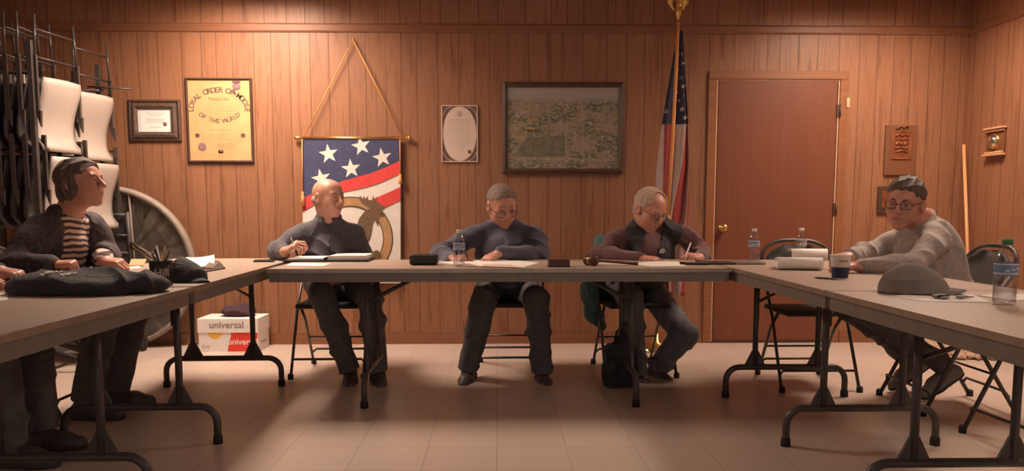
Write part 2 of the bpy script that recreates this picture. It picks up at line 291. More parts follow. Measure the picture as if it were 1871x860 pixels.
class MB:
    def __init__(s): s.v = []; s.f = []; s.m = []; s.sm = []
    def add(s, verts, faces, mi=0, smooth=False):
        o = len(s.v); s.v += [tuple(map(float, p)) for p in verts]
        for f in faces: s.f.append(tuple(o+i for i in f)); s.m.append(mi); s.sm.append(smooth)
        return s
    def box(s, c, d, rz=0.0, R=None, mi=0, bev=0.0):
        c = np.array(c, float); hx, hy, hz = d[0]/2, d[1]/2, d[2]/2
        if R is None:
            cz, sz = math.cos(rz), math.sin(rz); R = np.array([[cz, -sz, 0], [sz, cz, 0], [0, 0, 1]])
        if bev > 0:
            bm = bmesh.new(); bmesh.ops.create_cube(bm, size=1.0)
            for v in bm.verts: v.co = Vector((v.co.x*d[0], v.co.y*d[1], v.co.z*d[2]))
            bmesh.ops.bevel(bm, geom=list(bm.edges), offset=min(bev, 0.45*min(d)), segments=2, profile=0.5, affect='EDGES')
            bm.verts.ensure_lookup_table(); bm.verts.index_update()
            P = [c+R @ np.array(v.co) for v in bm.verts]; Fc = [[v.index for v in f.verts] for f in bm.faces]; bm.free()
            return s.add(P, Fc, mi)
        P = [c+R @ np.array([x*hx, y*hy, z*hz]) for x in (-1, 1) for y in (-1, 1) for z in (-1, 1)]
        return s.add(P, [(0, 1, 3, 2), (4, 6, 7, 5), (0, 4, 5, 1), (2, 3, 7, 6), (0, 2, 6, 4), (1, 5, 7, 3)], mi)
    def tube(s, pts, r, seg=8, mi=0, closed=False, flat=1.0, hint=(0, 0, 1)):
        pts = [np.array(p, float) for p in pts]; n = len(pts)
        rs = r if hasattr(r, '__len__') else [r]*n
        V = []; prev = None
        for i, p in enumerate(pts):
            if closed: t = pts[(i+1) % n]-pts[i-1]
            else: t = pts[min(i+1, n-1)]-pts[max(i-1, 0)]
            t = unit(t)
            if prev is None: x, y, _ = frame_from(t, hint)
            else:
                x = unit(prev-t*(prev @ t)); y = np.cross(t, x)
            prev = x
            for k in range(seg):
                a = 2*math.pi*k/seg
                V.append(p+(x*math.cos(a)*flat+y*math.sin(a))*rs[i])
        Fc = []
        for i in range(n if closed else n-1):
            j = (i+1) % n
            for k in range(seg):
                k2 = (k+1) % seg; Fc.append((i*seg+k, i*seg+k2, j*seg+k2, j*seg+k))
        if not closed: Fc += [tuple(range(seg))[::-1], tuple((n-1)*seg+k for k in range(seg))]
        return s.add(V, Fc, mi, True)
    def lathe(s, prof, o=(0, 0, 0), seg=20, mi=0, axis=(0, 0, 1), smooth=True, wob=None):
        x, y, z = frame_from(axis, (0, 1, 0) if abs(axis[2]) > 0.9 else (0, 0, 1)); o = np.array(o, float)
        V = []; Fc = []
        for i, (r, h) in enumerate(prof):
            for k in range(seg):
                a = 2*math.pi*k/seg; rr = r if wob is None else r*wob(a, h)
                V.append(o+z*h+(x*math.cos(a)+y*math.sin(a))*rr)
        for i in range(len(prof)-1):
            for k in range(seg):
                k2 = (k+1) % seg; Fc.append((i*seg+k, i*seg+k2, (i+1)*seg+k2, (i+1)*seg+k))
        if prof[0][0] > 1e-5: Fc.append(tuple(range(seg))[::-1])
        if prof[-1][0] > 1e-5: Fc.append(tuple((len(prof)-1)*seg+k for k in range(seg)))
        return s.add(V, Fc, mi, smooth)
    def prism(s, poly, o, ux, uy, th, mi=0, smooth=False):
        """polygon in the plane (ux, uy) through o, extruded by th along ux x uy"""
        o, ux, uy = (np.array(a, float) for a in (o, ux, uy)); nz = unit(np.cross(ux, uy)); n = len(poly)
        a = [o+ux*p[0]+uy*p[1] for p in poly]; b = [p+nz*th for p in a]
        Fc = [tuple(range(n))[::-1], tuple(range(n, 2*n))]+[(i, (i+1) % n, n+(i+1) % n, n+i) for i in range(n)]
        return s.add(a+b, Fc, mi, smooth)
    def flat(s, poly, o, ux, uy, mi=0):
        o, ux, uy = (np.array(a, float) for a in (o, ux, uy))
        return s.add([o+ux*p[0]+uy*p[1] for p in poly], [tuple(range(len(poly)))], mi)
    def ball(s, c, r, mi=0, seg=12, sc=(1, 1, 1), R=None):
        V = []; Fc = []; ring = seg//2
        R = np.eye(3) if R is None else R; c = np.array(c, float)
        for i in range(ring+1):
            t = math.pi*i/ring
            for k in range(seg):
                a = 2*math.pi*k/seg
                V.append(c+R @ (np.array([math.sin(t)*math.cos(a)*sc[0], math.sin(t)*math.sin(a)*sc[1], math.cos(t)*sc[2]])*r))
        for i in range(ring):
            for k in range(seg):
                k2 = (k+1) % seg; Fc.append((i*seg+k, (i+1)*seg+k, (i+1)*seg+k2, i*seg+k2))
        return s.add(V, Fc, mi, True)
    def build(s, name, mats, parent=None, origin=None):
        me = bpy.data.meshes.new(name); o = bpy.data.objects.new(name, me); COL.objects.link(o)
        off = np.zeros(3)
        if parent is not None: off = world_of(parent); o.parent = parent
        elif origin is not None: off = np.array(origin, float); o.location = off
        me.from_pydata([tuple(np.array(p)-off) for p in s.v], [], s.f)
        for m_ in (mats if isinstance(mats, (list, tuple)) else [mats]): me.materials.append(m_)
        me.polygons.foreach_set('material_index', s.m); me.polygons.foreach_set('use_smooth', s.sm); me.update()
        bm = bmesh.new(); bm.from_mesh(me); bmesh.ops.remove_doubles(bm, verts=bm.verts, dist=1e-6); bmesh.ops.recalc_face_normals(bm, faces=bm.faces); bm.to_mesh(me); bm.free()
        return o

def world_of(o):
    w = np.zeros(3)
    while o is not None: w += np.array(o.location); o = o.parent
    return w

def tag(o, label=None, cat=None, group=None, kind=None):
    for k, v in (('label', label), ('category', cat), ('group', group), ('kind', kind)):
        if v: o[k] = v
    return o
def thing(name, label, cat, loc=(0, 0, 0), group=None):
    o = bpy.data.objects.new(name, None); COL.objects.link(o); o.empty_display_size = 0.1
    o.location = loc; return tag(o, label, cat, group)
def struct(o): return tag(o, kind='structure')
def dup(root, loc, rz=0.0, label=None):
    r = root.copy(); COL.objects.link(r); r.location = loc; r.rotation_euler = (0, 0, rz)
    if label: r['label'] = label
    for ch in list(root.children):
        c = ch.copy(); COL.objects.link(c); c.parent = r
        for g in ch.children:
            d = g.copy(); COL.objects.link(d); d.parent = c
    return r

_text_cache = {}
def text_geo(body, size):
    """flat outline of a text: (verts2d, faces, width)"""
    key = (body, size)
    if key not in _text_cache:
        cu = bpy.data.curves.new('t', 'FONT'); cu.body = body; cu.size = size; cu.resolution_u = 3; cu.offset = size*.018 if size > .035 else 0
        ob = bpy.data.objects.new('t', cu); COL.objects.link(ob)
        dg = bpy.context.evaluated_depsgraph_get(); me = ob.evaluated_get(dg).to_mesh()
        V = [(v.co.x, v.co.y) for v in me.vertices]; Fc = [tuple(p.vertices) for p in me.polygons]
        ob.evaluated_get(dg).to_mesh_clear(); bpy.data.objects.remove(ob); bpy.data.curves.remove(cu)
        w = max([p[0] for p in V], default=0.0)
        _text_cache[key] = (V, Fc, w)
    return _text_cache[key]
def put_text(mb, body, size, o, ux, uy, mi=0, centre=True, th=0.0, xs=1.0, warp=None):
    V, Fc, w = text_geo(body, size); o, ux, uy = (np.array(a, float) for a in (o, ux, uy))
    sh = w*xs/2 if centre else 0
    P = []
    for x, y in V:
        q = (x*xs-sh, y)
        P.append(warp(q) if warp else o+ux*q[0]+uy*q[1])
    mb.add(P, Fc, mi)
def arc_text(mb, body, size, c, R, a0, a1, ux, uy, mi=0, inward=False, ry=1.0):
    """letters spread evenly along an elliptic arc about c; angles in degrees from +ux"""
    n = len(body); c, ux, uy = (np.array(a, float) for a in (c, ux, uy))
    A_ = np.radians(np.linspace(a0, a1, 400)); px_, py_ = R*np.cos(A_), R*ry*np.sin(A_)
    L_ = np.concatenate([[0], np.cumsum(np.hypot(np.diff(px_), np.diff(py_)))])
    for i, ch in enumerate(body):
        if ch == ' ': continue
        k = int(np.clip(np.searchsorted(L_, L_[-1]*i/(n-1)), 1, 398))
        p = c+ux*px_[k]+uy*py_[k]; t = math.atan2(py_[k+1]-py_[k-1], px_[k+1]-px_[k-1])
        tx = ux*math.cos(t)+uy*math.sin(t); ty = -ux*math.sin(t)+uy*math.cos(t)
        put_text(mb, ch, size, p, tx, ty, mi)

# ------------------------------------------------------------------ implicit surfaces for bodies, clothes and soft things
class SDF:
    def __init__(s): s.p = []
    def cone(s, a, b, ra, rb, k=0.02, sub=False):
        a = np.array(a, float); b = np.array(b, float); r = max(ra, rb)
        s.p.append(('c', a, b, ra, rb, k, sub, np.minimum(a, b)-r, np.maximum(a, b)+r)); return s
    def chain(s, pts, rs, k=0.02):
        for i in range(len(pts)-1): s.cone(pts[i], pts[i+1], rs[i], rs[i+1], k)
        return s
    def ell(s, c, r, R=None, k=0.02, sub=False):
        c = np.array(c, float); r = np.array(r, float); R = np.eye(3) if R is None else np.array(R, float)
        e = np.sqrt(((R*r[None, :])**2).sum(1))
        s.p.append(('e', c, r, R, None, k, sub, c-e, c+e)); return s
    def box(s, c, h, rd, R=None, k=0.02, sub=False):
        c = np.array(c, float); h = np.array(h, float); R = np.eye(3) if R is None else np.array(R, float)
        e = (np.abs(R)*(h+rd)[None, :]).sum(1)
        s.p.append(('b', c, h, R, rd, k, sub, c-e, c+e)); return s
    def cut(s, o, n, lo=None, hi=None, k=0.0):
        """remove what lies on the +n side of the plane through o"""
        s.p.append(('h', np.array(o, float), unit(n), None, None, k, 'cut', None if lo is None else np.array(lo, float), None if hi is None else np.array(hi, float))); return s
    def mesh(s, h):
        pos = [q for q in s.p if not q[6]]
        lo = np.min([q[7] for q in pos], 0)-3*h; hi = np.max([q[8] for q in pos], 0)+3*h
        n = np.ceil((hi-lo)/h).astype(int)+1
        ax = [(lo[i]+h*np.arange(n[i])).astype(np.float32) for i in range(3)]
        D = np.full(n, 1.0, np.float32)
        for q in s.p:
            ty, k, sub = q[0], q[5], q[6]
            if q[7] is None: i0 = np.zeros(3, int); i1 = n
            else:
                pad = k+3*h
                i0 = np.clip(np.floor((q[7]-pad-lo)/h).astype(int), 0, n); i1 = np.clip(np.ceil((q[8]+pad-lo)/h).astype(int)+1, 0, n)
            if (i1 <= i0).any(): continue
            X = ax[0][i0[0]:i1[0], None, None]; Y = ax[1][None, i0[1]:i1[1], None]; Z = ax[2][None, None, i0[2]:i1[2]]
            sl = (slice(i0[0], i1[0]), slice(i0[1], i1[1]), slice(i0[2], i1[2]))
            if ty == 'c':
                a, b, ra, rb = q[1:5]; ab = b-a; L2 = max(1e-9, float(ab @ ab))
                px_, py_, pz_ = X-np.float32(a[0]), Y-np.float32(a[1]), Z-np.float32(a[2])
                t = np.clip((px_*ab[0]+py_*ab[1]+pz_*ab[2])/L2, 0, 1).astype(np.float32)
                d = np.sqrt((px_-t*ab[0])**2+(py_-t*ab[1])**2+(pz_-t*ab[2])**2)-(ra+(rb-ra)*t)
            elif ty in 'eb':
                c, r, R = q[1:4]; dx, dy, dz = X-np.float32(c[0]), Y-np.float32(c[1]), Z-np.float32(c[2])
                l = [dx*R[0, i]+dy*R[1, i]+dz*R[2, i] for i in range(3)]
                if ty == 'e':
                    k0 = np.sqrt(sum((l[i]/r[i])**2 for i in range(3))); k1 = np.sqrt(sum((l[i]/r[i]**2)**2 for i in range(3)))+1e-6
                    d = k0*(k0-1)/k1
                else:
                    g = [np.abs(l[i])-r[i] for i in range(3)]
                    d = np.sqrt(sum(np.maximum(x, 0)**2 for x in g))+np.minimum(np.maximum(np.maximum(g[0], g[1]), g[2]), 0)-q[4]
            else:
                o, nn = q[1], q[2]; d = (X-np.float32(o[0]))*nn[0]+(Y-np.float32(o[1]))*nn[1]+(Z-np.float32(o[2]))*nn[2]
            A = D[sl]; d = d.astype(np.float32)
            if sub == 'cut': D[sl] = np.maximum(A, d) if k <= 0 else A+0.5*(d-A+np.sqrt((d-A)**2+k*k)) - 0
            elif sub:
                w = np.maximum(k-np.abs(A+d), 0)/max(k, 1e-6); D[sl] = np.maximum(A, -d)+w*w*k/4
            else:
                w = np.maximum(k-np.abs(A-d), 0)/max(k, 1e-6); D[sl] = np.minimum(A, d)-w*w*k/4
        I = D < 0
        cnt = np.zeros(n-1, np.uint8)
        for a in (0, 1):
            for b in (0, 1):
                for c in (0, 1): cnt += I[a:n[0]-1+a, b:n[1]-1+b, c:n[2]-1+c]
        cells = np.argwhere((cnt > 0) & (cnt < 8)); key = (cells[:, 0]*(n[1]-1)+cells[:, 1])*(n[2]-1)+cells[:, 2]
        corner = [(a, b, c) for a in (0, 1) for b in (0, 1) for c in (0, 1)]
        val = np.stack([D[cells[:, 0]+a, cells[:, 1]+b, cells[:, 2]+c] for a, b, c in corner], 1)
        acc = np.zeros((len(cells), 3)); num = np.zeros(len(cells))
        for i in range(8):
            for j in range(i+1, 8):
                if sum(abs(corner[i][q]-corner[j][q]) for q in range(3)) != 1: continue
                m_ = (val[:, i] < 0) != (val[:, j] < 0); t = np.where(m_, val[:, i]/np.where(m_, val[:, i]-val[:, j], 1), 0)
                P = np.array(corner[i])+t[:, None]*(np.array(corner[j])-np.array(corner[i]))
                acc += np.where(m_[:, None], P, 0); num += m_
        V = lo+h*(cells+acc/num[:, None])
        Q = []
        for axd in range(3):
            o1, o2 = [(1, 2), (2, 0), (0, 1)][axd]
            sl0 = [slice(None)]*3; sl1 = [slice(None)]*3; sl0[axd] = slice(0, -1); sl1[axd] = slice(1, None)
            E = np.argwhere(I[tuple(sl0)] != I[tuple(sl1)])
            E = E[(E[:, o1] > 0) & (E[:, o2] > 0)]
            ins = I[E[:, 0], E[:, 1], E[:, 2]]
            ids = []
            for da, db in ((-1, -1), (0, -1), (0, 0), (-1, 0)):
                C_ = E.copy(); C_[:, o1] += da; C_[:, o2] += db
                ids.append(np.searchsorted(key, (C_[:, 0]*(n[1]-1)+C_[:, 1])*(n[2]-1)+C_[:, 2]))
            q = np.stack(ids, 1); q[~ins] = q[~ins][:, ::-1]; Q.append(q)
        return V, np.concatenate(Q)

def vnormals(V, Q):
    n = np.cross(V[Q[:, 2]]-V[Q[:, 0]], V[Q[:, 3]]-V[Q[:, 1]]); N_ = np.zeros_like(V)
    for i in range(4): np.add.at(N_, Q[:, i], n)
    return N_/np.maximum(1e-9, np.linalg.norm(N_, axis=1))[:, None]

def smooth_v(V, Q, it=2, lam=0.5):
    for _ in range(it):
        S = np.zeros_like(V); c = np.zeros(len(V))
        for i in range(4):
            a, b = Q[:, i], Q[:, (i+1) % 4]
            np.add.at(S, a, V[b]); np.add.at(S, b, V[a]); np.add.at(c, a, 1); np.add.at(c, b, 1)
        V = V+(S/np.maximum(c, 1)[:, None]-V)*lam
    return V

def wrinkle(V, Q, amp, freq=55.0, seed=0.0, direction=(0.3, 0.2, 1.0)):
    """cloth folds: two families of warped, broken ridges pushed along the normal"""
    N_ = vnormals(V, Q); d = unit(direction); d2 = unit(np.cross(d, (0.4, -1.0, 0.3)))
    X, Y, Z = V[:, 0], V[:, 1], V[:, 2]
    w1 = V @ d*freq+2.4*np.sin(X*13+seed)+2.0*np.sin(Y*11+1.7*seed)+1.6*np.sin(Z*9+X*7+seed)
    w2 = V @ (d*.55+d2*.85)*freq*.8+2.2*np.sin(X*17-seed)+2.2*np.sin(Z*15+2.1*seed)+1.4*np.sin(Y*19+seed)
    a1 = np.clip(.55+.8*np.sin(X*9+Y*12-Z*8+seed*2), 0, 1.2); a2 = np.clip(.3+.9*np.sin(X*14-Y*8+Z*11+seed*3), 0, 1.1)
    r1 = 1-np.abs(np.sin(w1*.5)); r2 = 1-np.abs(np.sin(w2*.5))
    return V+N_*(amp*(a1*(r1**1.6-.35)+a2*(r2**1.8-.30)))[:, None]

def mesh_np(name, V, Q, mats, parent=None, origin=None, midx=None):
    me = bpy.data.meshes.new(name); o = bpy.data.objects.new(name, me); COL.objects.link(o)
    off = np.zeros(3)
    if parent is not None: off = world_of(parent); o.parent = parent
    elif origin is not None: off = np.array(origin, float); o.location = off
    me.vertices.add(len(V)); me.vertices.foreach_set('co', (V-off).astype(np.float32).ravel())
    me.loops.add(4*len(Q)); me.loops.foreach_set('vertex_index', Q.astype(np.int32).ravel())
    me.polygons.add(len(Q)); me.polygons.foreach_set('loop_start', np.arange(0, 4*len(Q), 4, dtype=np.int32))
    me.polygons.foreach_set('use_smooth', np.ones(len(Q), bool))
    for m_ in (mats if isinstance(mats, (list, tuple)) else [mats]): me.materials.append(m_)
    if midx is not None: me.polygons.foreach_set('material_index', midx.astype(np.int32))
    me.update(calc_edges=True); me.validate()
    return o

def rot(axis, deg):
    return np.array(Matrix.Rotation(math.radians(deg), 3, Vector(axis)))

# ------------------------------------------------------------------ people
VOX_BODY, VOX_CLOTH = 0.0034, 0.0055

def head_R(face, roll=0.0):
    y = unit(face); z = unit(np.array([0, 0, 1.0])-y*y[2]); x = np.cross(y, z)
    R = np.stack([x, y, z], 1)
    return R @ rot((0, 1, 0), roll)

def add_head(S, c, R, neck, sc=1.0, wide=1.0, jowl=1.0, nose=1.0):
    T = lambda x, y, z: np.array(c)+R @ (np.array([x*wide, y, z])*sc)
    E = lambda p, r, k=0.02, sub=False: S.ell(T(*p), np.array([r[0]*wide, r[1], r[2]])*sc, R, k*sc, sub)
    Cn = lambda a, b, ra, rb, k=0.012: S.cone(T(*a), T(*b), ra*sc, rb*sc, k*sc)
    E((0, -.018, .035), (.076, .097, .083)); E((0, .030, .040), (.063, .058, .060), .03)
    E((0, .034, -.020), (.060, .056, .070), .03); E((0, .026, -.066), (.054*jowl, .056, .044), .03)
    E((0, .068, -.098), (.024, .020, .018), .025)
    for s in (-1, 1):
        E((s*.039, .060, -.020), (.024, .024, .026), .025)
    S.cone(T(0, -.030, -.050), neck, .057*sc*jowl, .062*sc, .035)
    Cn((-.036, .080, .028), (.036, .080, .028), .012, .012, .016)
    for s in (-1, 1): E((s*.032, .101, .009), (.018, .018, .011), .012, True)
    for s in (-1, 1): E((s*.032, .077, .009), (.0155, .0155, .0135), .005)
    for s in (-1, 1):      # heavy upper lids, lower lids
        S.chain([T(s*.046, .082, .0125), T(s*.032, .0915, .0165), T(s*.018, .087, .0125)], [.0052*sc, .0062*sc, .0050*sc], .004*sc)
        S.chain([T(s*.045, .082, .0045), T(s*.032, .0885, .0005), T(s*.019, .086, .0045)], [.0045*sc, .0050*sc, .0045*sc], .004*sc)
    Cn((0, .090, .020), (0, .117+.004*(nose-1), -.023), .0075, .0115*nose, .012)
    for s in (-1, 1): E((s*.013*nose, .103, -.027), (.009, .010, .008), .008)
    E((0, .084, -.052), (.028, .013, .022), .022)
    Cn((-.018, .0885, -.0520), (.018, .0885, -.0520), .0042, .0042, .006); E((0, .094, -.0520), (.010, .005, .0042), .006)
    E((0, .098, -.0575), (.022, .006, .0014), .003, True)
    Cn((-.013, .0900, -.0630), (.013, .0900, -.0630), .0046, .0046, .006)
    for s in (-1, 1):
        Re = R @ rot((0, 0, 1), s*14)
        S.ell(T(s*.079, -.010, -.004), np.array([.009, .020, .033])*sc, Re, .008*sc)
        S.ell(T(s*.088, -.006, -.001), np.array([.009, .011, .020])*sc, Re, .006*sc, True)
    return T

def add_hand(S, wrist, f, up, side, curls, thumb=0.0, spread=1.0, sc=1.0):
    f = unit(f); up = unit(np.array(up, float)-f*(np.array(up, float) @ f)); t = np.cross(up, f)*(1 if side == 'r' else -1)
    w = np.array(wrist, float)
    offs = (.030, .010, -.011, -.030); lens = ((.046, .027, .021), (.051, .031, .022), (.047, .029, .021), (.037, .021, .018)); rad = (.0092, .0095, .0090, .0080)
    S.ell(w+f*.050*sc, np.array([.050, .037, .015])*sc, np.stack([f, t, up], 1), .015)
    for i in range(4):
        k = w+(f*(.092-.004*abs(i-1))+t*offs[i]*.98+up*.003)*sc
        S.cone(w+f*.012*sc+t*offs[i]*.55*sc, k, .0125*sc, (rad[i]+.002)*sc, .012)
        d0 = unit(f+t*offs[i]*4*(spread-0.6)); a = 0.0; p = k
        for j in range(3):
            a += math.radians(curls[i][j]); d = d0*math.cos(a)-up*math.sin(a)
            q = p+d*lens[i][j]*sc
            S.cone(p, q, (rad[i]-.0007*j)*sc, (rad[i]-.0007*(j+1))*sc, .004); p = q
    b = w+(f*.022+t*.020-up*.006)*sc
    d1 = unit(f*.62+t*(.72-.55*thumb)-up*(.2+.35*thumb)); d2 = unit(f*.9+t*(.25-.75*thumb)-up*(.3+.2*thumb)); d3 = unit(f*.95-t*(.1+.7*thumb)-up*.35)
    p1 = b+d1*.045*sc; p2 = p1+d2*.033*sc; p3 = p2+d3*.026*sc
    S.cone(b, p1, .0150*sc, .0120*sc, .014); S.cone(p1, p2, .0115*sc, .0105*sc, .006); S.cone(p2, p3, .0105*sc, .0082*sc, .004)
    return t

FIST = ((72, 85, 45), (75, 88, 45), (78, 88, 45), (78, 85, 45))
PEN = ((42, 62, 28), (55, 75, 35), (66, 82, 40), (70, 82, 40))
FLAT = ((14, 14, 8), (12, 14, 8), (14, 15, 8), (18, 16, 8))
POINT = ((18, 22, 12), (48, 62, 30), (58, 68, 34), (60, 66, 34))
LOOSE = ((32, 42, 20), (36, 46, 22), (40, 48, 24), (42, 46, 24))

def ik(a, b, l1, l2, pole):
    a = np.array(a, float); b = np.array(b, float); d = b-a; L = np.linalg.norm(d)
    if L > (l1+l2)*0.995:
        s = L/((l1+l2)*0.995); l1 *= s; l2 *= s
    u = d/L; x = (l1*l1-l2*l2+L*L)/(2*L); h = math.sqrt(max(0, l1*l1-x*x))
    p = unit(np.array(pole, float)-u*(np.array(pole, float) @ u))
    return a+u*x+p*h

def person(label, loc, P):
    root = thing('person', label, 'person', loc)
    pel, neck, hc = (np.array(P[k], float) for k in ('pelvis', 'neck', 'head'))
    sR, sL = np.array(P['sh_r'], float), np.array(P['sh_l'], float)
    wR, wL = np.array(P['wr_r'], float), np.array(P['wr_l'], float)
    eR = np.array(P['el_r'], float) if 'el_r' in P else ik(sR, wR, .29, .26, P['pole_r'])
    eL = np.array(P['el_l'], float) if 'el_l' in P else ik(sL, wL, .29, .26, P['pole_l'])
    g = P.get('girth', 1.0)
    up = unit(neck-pel); lx = sL-sR; lx = unit(lx-up*(lx @ up)); fw = np.cross(lx, up); RT = np.stack([lx, fw, up], 1)
    pl = P.get('pelvis_axis'); pl = lx if pl is None else unit(pl)
    pfw = np.cross(pl, [0, 0, 1.0]); RP = np.stack([pl, pfw, [0, 0, 1.0]], 1)
    hR, hL = pel-pl*.095, pel+pl*.095
    kR, kL, aR, aL = (np.array(P[k], float) for k in ('kn_r', 'kn_l', 'an_r', 'an_l'))
    mid = (sR+sL)/2; spine = lambda t: pel+(neck-pel)*t
    bulge = P.get('belly', 0.02)

    def torso(S, i, arms=True, hips=True, low=0.0):
        S.ell(mid-up*.125-fw*.005, (.162*g+i, .115*g+i, .165+i), RT, .06)
        S.ell(spine(.62)-fw*.045, (.140*g+i, .085+i, .17+i), RT, .06)
        S.ell(spine(.30)+fw*bulge, (.168*g+i, .135*g+i, .155+i), RT, .06)
        if hips: S.ell(pel+up*(.045-low), (.178*g+i, .135*g+i, .12+i), RT, .05)
        if hips and i >= 0 and P.get('lap'): S.ell(pel+pfw*.16+np.array([0, 0, .045]), (.155*g+i, P['lap']+i, .070+i), RP, .06)
        for s in (sR, sL):
            S.cone(neck-up*.018, s*.85+mid*.15+up*.002, .052+i, .050+i, .05)
        if arms:
            for s, e, w in ((sR, eR, wR), (sL, eL, wL)):
                m_ = s+(e-s)*.35
                S.cone(s, m_, .060+i, .061+i, .05); S.cone(m_, e, .061+i, .054+i, .03)
                S.cone(e, e+(w-e)*.35, .054+i, .054+i, .03); S.cone(e+(w-e)*.35, w-unit(w-e)*.012, .054+i, .040+i*.8, .03)
        return S

    # --- the body: one continuous surface from crown to toes
    B = SDF(); R = head_R(P['face'], P.get('roll', 0.0)); hs = P.get('head_sc', 1.0)
    torso(B, -.016)
    for h, k, a, d in ((hR, kR, aR, P['toe_r']), (hL, kL, aL, P['toe_l'])):
        B.cone(h, k, .070, .050, .04); B.cone(k, k+(a-k)*.35, .048, .046, .02); B.cone(k+(a-k)*.35, a, .046, .030, .02)
        fu = np.array(P.get('foot_up', (0, 0, 1)), float); B.cone(a-fu*.03, a-fu*.055+unit(d)*.13, .026, .020, .02)
    B.ell(pel, (.155*g, .115, .10), RP, .05)
    T = add_head(B, hc, R, neck, hs, P.get('wide', 1.0), P.get('jowl', 1.0), P.get('nose', 1.0))
    for s, e, w, hd in (('r', eR, wR, P['hand_r']), ('l', eL, wL, P['hand_l'])):
        B.cone(e+(w-e)*.4, w, .036, .0255, .02)
        f, u = hd[0], hd[1]
        B.cone(w, w+unit(f)*.02, .0255, .022, .02)
        add_hand(B, w, f, u, s, hd[2], hd[3] if len(hd) > 3 else 0.0, hd[4] if len(hd) > 4 else 1.0)
    V, Q = B.mesh(VOX_BODY); V = smooth_v(V, Q, 1, 0.35)
    cen = (V[Q[:, 0]]+V[Q[:, 2]])/2; loc_ = ((cen-hc) @ R)/hs
    lip = (loc_[:, 1] > .084) & ((loc_[:, 0]/.0215)**2+((loc_[:, 2]+.0578)/.0090)**2 < 1)
    body = mesh_np('body', V, Q, [M[P['skin']], M['lips']], root, midx=lip.astype(int))
    for s in (-1, 1):
        eye = MB(); eye.ball(T(s*.032, .0806, .008), .0135*hs, 0, 14); eye.ball(T(s*.032, .0872, .0070), .0080*hs, 1, 12)
        eye.build('eye', [M['eye_white'], M['iris']], body)
    # --- hair
    if P.get('hair'):
        H = SDF(); hw = P.get('wide', 1.0); q = P.get('hairline', 0.0); vol = P.get('hair_vol', 0.0)
        H.ell(T(0, -.020, .038+vol*.6), np.array([(.080+vol*.6)*hw, .101+vol*.5, .084+vol])*hs, R, .01)
        H.ell(T(0, .020, .052+vol*.8), np.array([(.068+vol*.4)*hw, .070+vol*.3, .062+vol])*hs, R, .02)
        H.ell(T(0, -.045, -.025), np.array([.066*hw, .070, .055])*hs, R, .02)
        H.ell(T(0, .092-q, -.022), np.array([.094, .078, .096])*hs, R, .012, True)
        if q > .01: H.ell(T(0, .075-q, .075), np.array([.045, .05, .06])*hs, R, .02, True)
        if P.get('long_hair'):
            for s in (-1, 1): H.ell(T(s*.066*hw, -.022, -.012), np.array([.024, .040, .066])*hs, R, .03)
            H.ell(T(0, -.072, -.05), np.array([.066, .038, .062])*hs, R, .03)
        else:
            for s in (-1, 1): H.ell(T(s*.088*hw, .004, -.014), np.array([.026, .030, .040])*hs, R, .01, True)
        H.cut(T(0, 0, -.062 if not P.get('long_hair') else -.092), R @ np.array([0, .35, -1.0]))
        V, Q = H.mesh(.004); V = wrinkle(V, Q, P.get('hair_amp', .004), P.get('hair_freq', 230), 1.3, R @ np.array(P.get('hair_dir', (.6, .9, .2))))
        mesh_np('hair', V, Q, M[P['hair']], root)
    if P.get('fringe'):   # close-cropped remains round the back and sides of a bald head
        H = SDF(); H.ell(T(0, -.030, -.010), np.array([.079, .088, .050])*hs, R, .01)
        H.ell(T(0, .085, -.02), np.array([.11, .080, .10])*hs, R, .01, True)
        for s in (-1, 1): H.ell(T(s*.088, .004, -.014), np.array([.026, .030, .042])*hs, R, .01, True)
        V, Q = H.mesh(.004); mesh_np('hair', V, Q, M[P['fringe']], root)
    if P.get('brow'):
        for s in (-1, 1):
            bw = MB(); bw.tube([T(s*.016, .0945, .026), T(s*.030, .0945, .031), T(s*.047, .083, .027)], [.0032*hs, .004*hs, .002*hs], 6)
            bw.build('eyebrow', M[P['brow']], root)
    if P.get('glasses'):
        gl = MB(); dz = P.get('glass_z', 0.0); ry = .106; lens_pts = {}
        for s in (-1, 1):
            ring = []
            for k in range(20):
                a = 2*math.pi*k/20; ca, sa = math.cos(a), math.sin(a); ex = .55
                ring.append(T(s*.034+.0245*math.copysign(abs(ca)**ex, ca), ry-.004*abs(ca)-.006*(s*ca > 0.5), dz+.004+.0165*math.copysign(abs(sa)**ex, sa)))
            gl.tube(ring, .0016, 6, closed=True); lens_pts[s] = ring
            wdt = P.get('wide', 1.0)
            gl.tube([T(s*.059, ry-.010, dz+.010), T(s*.079/1.0, .03, .012+dz*.4), T(s*.081, -.012, .018), T(s*.080, -.028, -.002)], .0019, 6)
        gl.tube([T(-.010, ry-.001, dz+.008), T(0, ry+.003, dz+.011), T(.010, ry-.001, dz+.008)], .0019, 6)
        go = gl.build('glasses', M['glasses'], root)
        for s in (-1, 1):
            lm = MB(); lm.add(lens_pts[s], [tuple(range(20))]); lo = lm.build('lens', M['lens'], go)
    # --- clothes
    top = P['top']; TS = SDF(); torso(TS, 0.0, arms=not P.get('sleeveless_inner', False), low=P.get('hem', .02))
    ax = unit(unit(hc-R @ np.array([0, .03, .05])-neck)+up*.9); cx_, cy_, _ = frame_from(ax)
    if P.get('collar', 'crew') == 'crew':
        ring = [neck+ax*.004+(cx_*math.cos(2*math.pi*k/14)+cy_*math.sin(2*math.pi*k/14))*.066 for k in range(15)]
        for k in range(14): TS.cone(ring[k]*.97+neck*.03, ring[k+1]*.97+neck*.03, .012, .012, .016)
    V, Q = TS.mesh(VOX_CLOTH); V = wrinkle(V, Q, P.get('fold', .011), 52, P.get('seed', 0), (0.35, 0.45, 1)); V = smooth_v(V, Q, 1, .3)
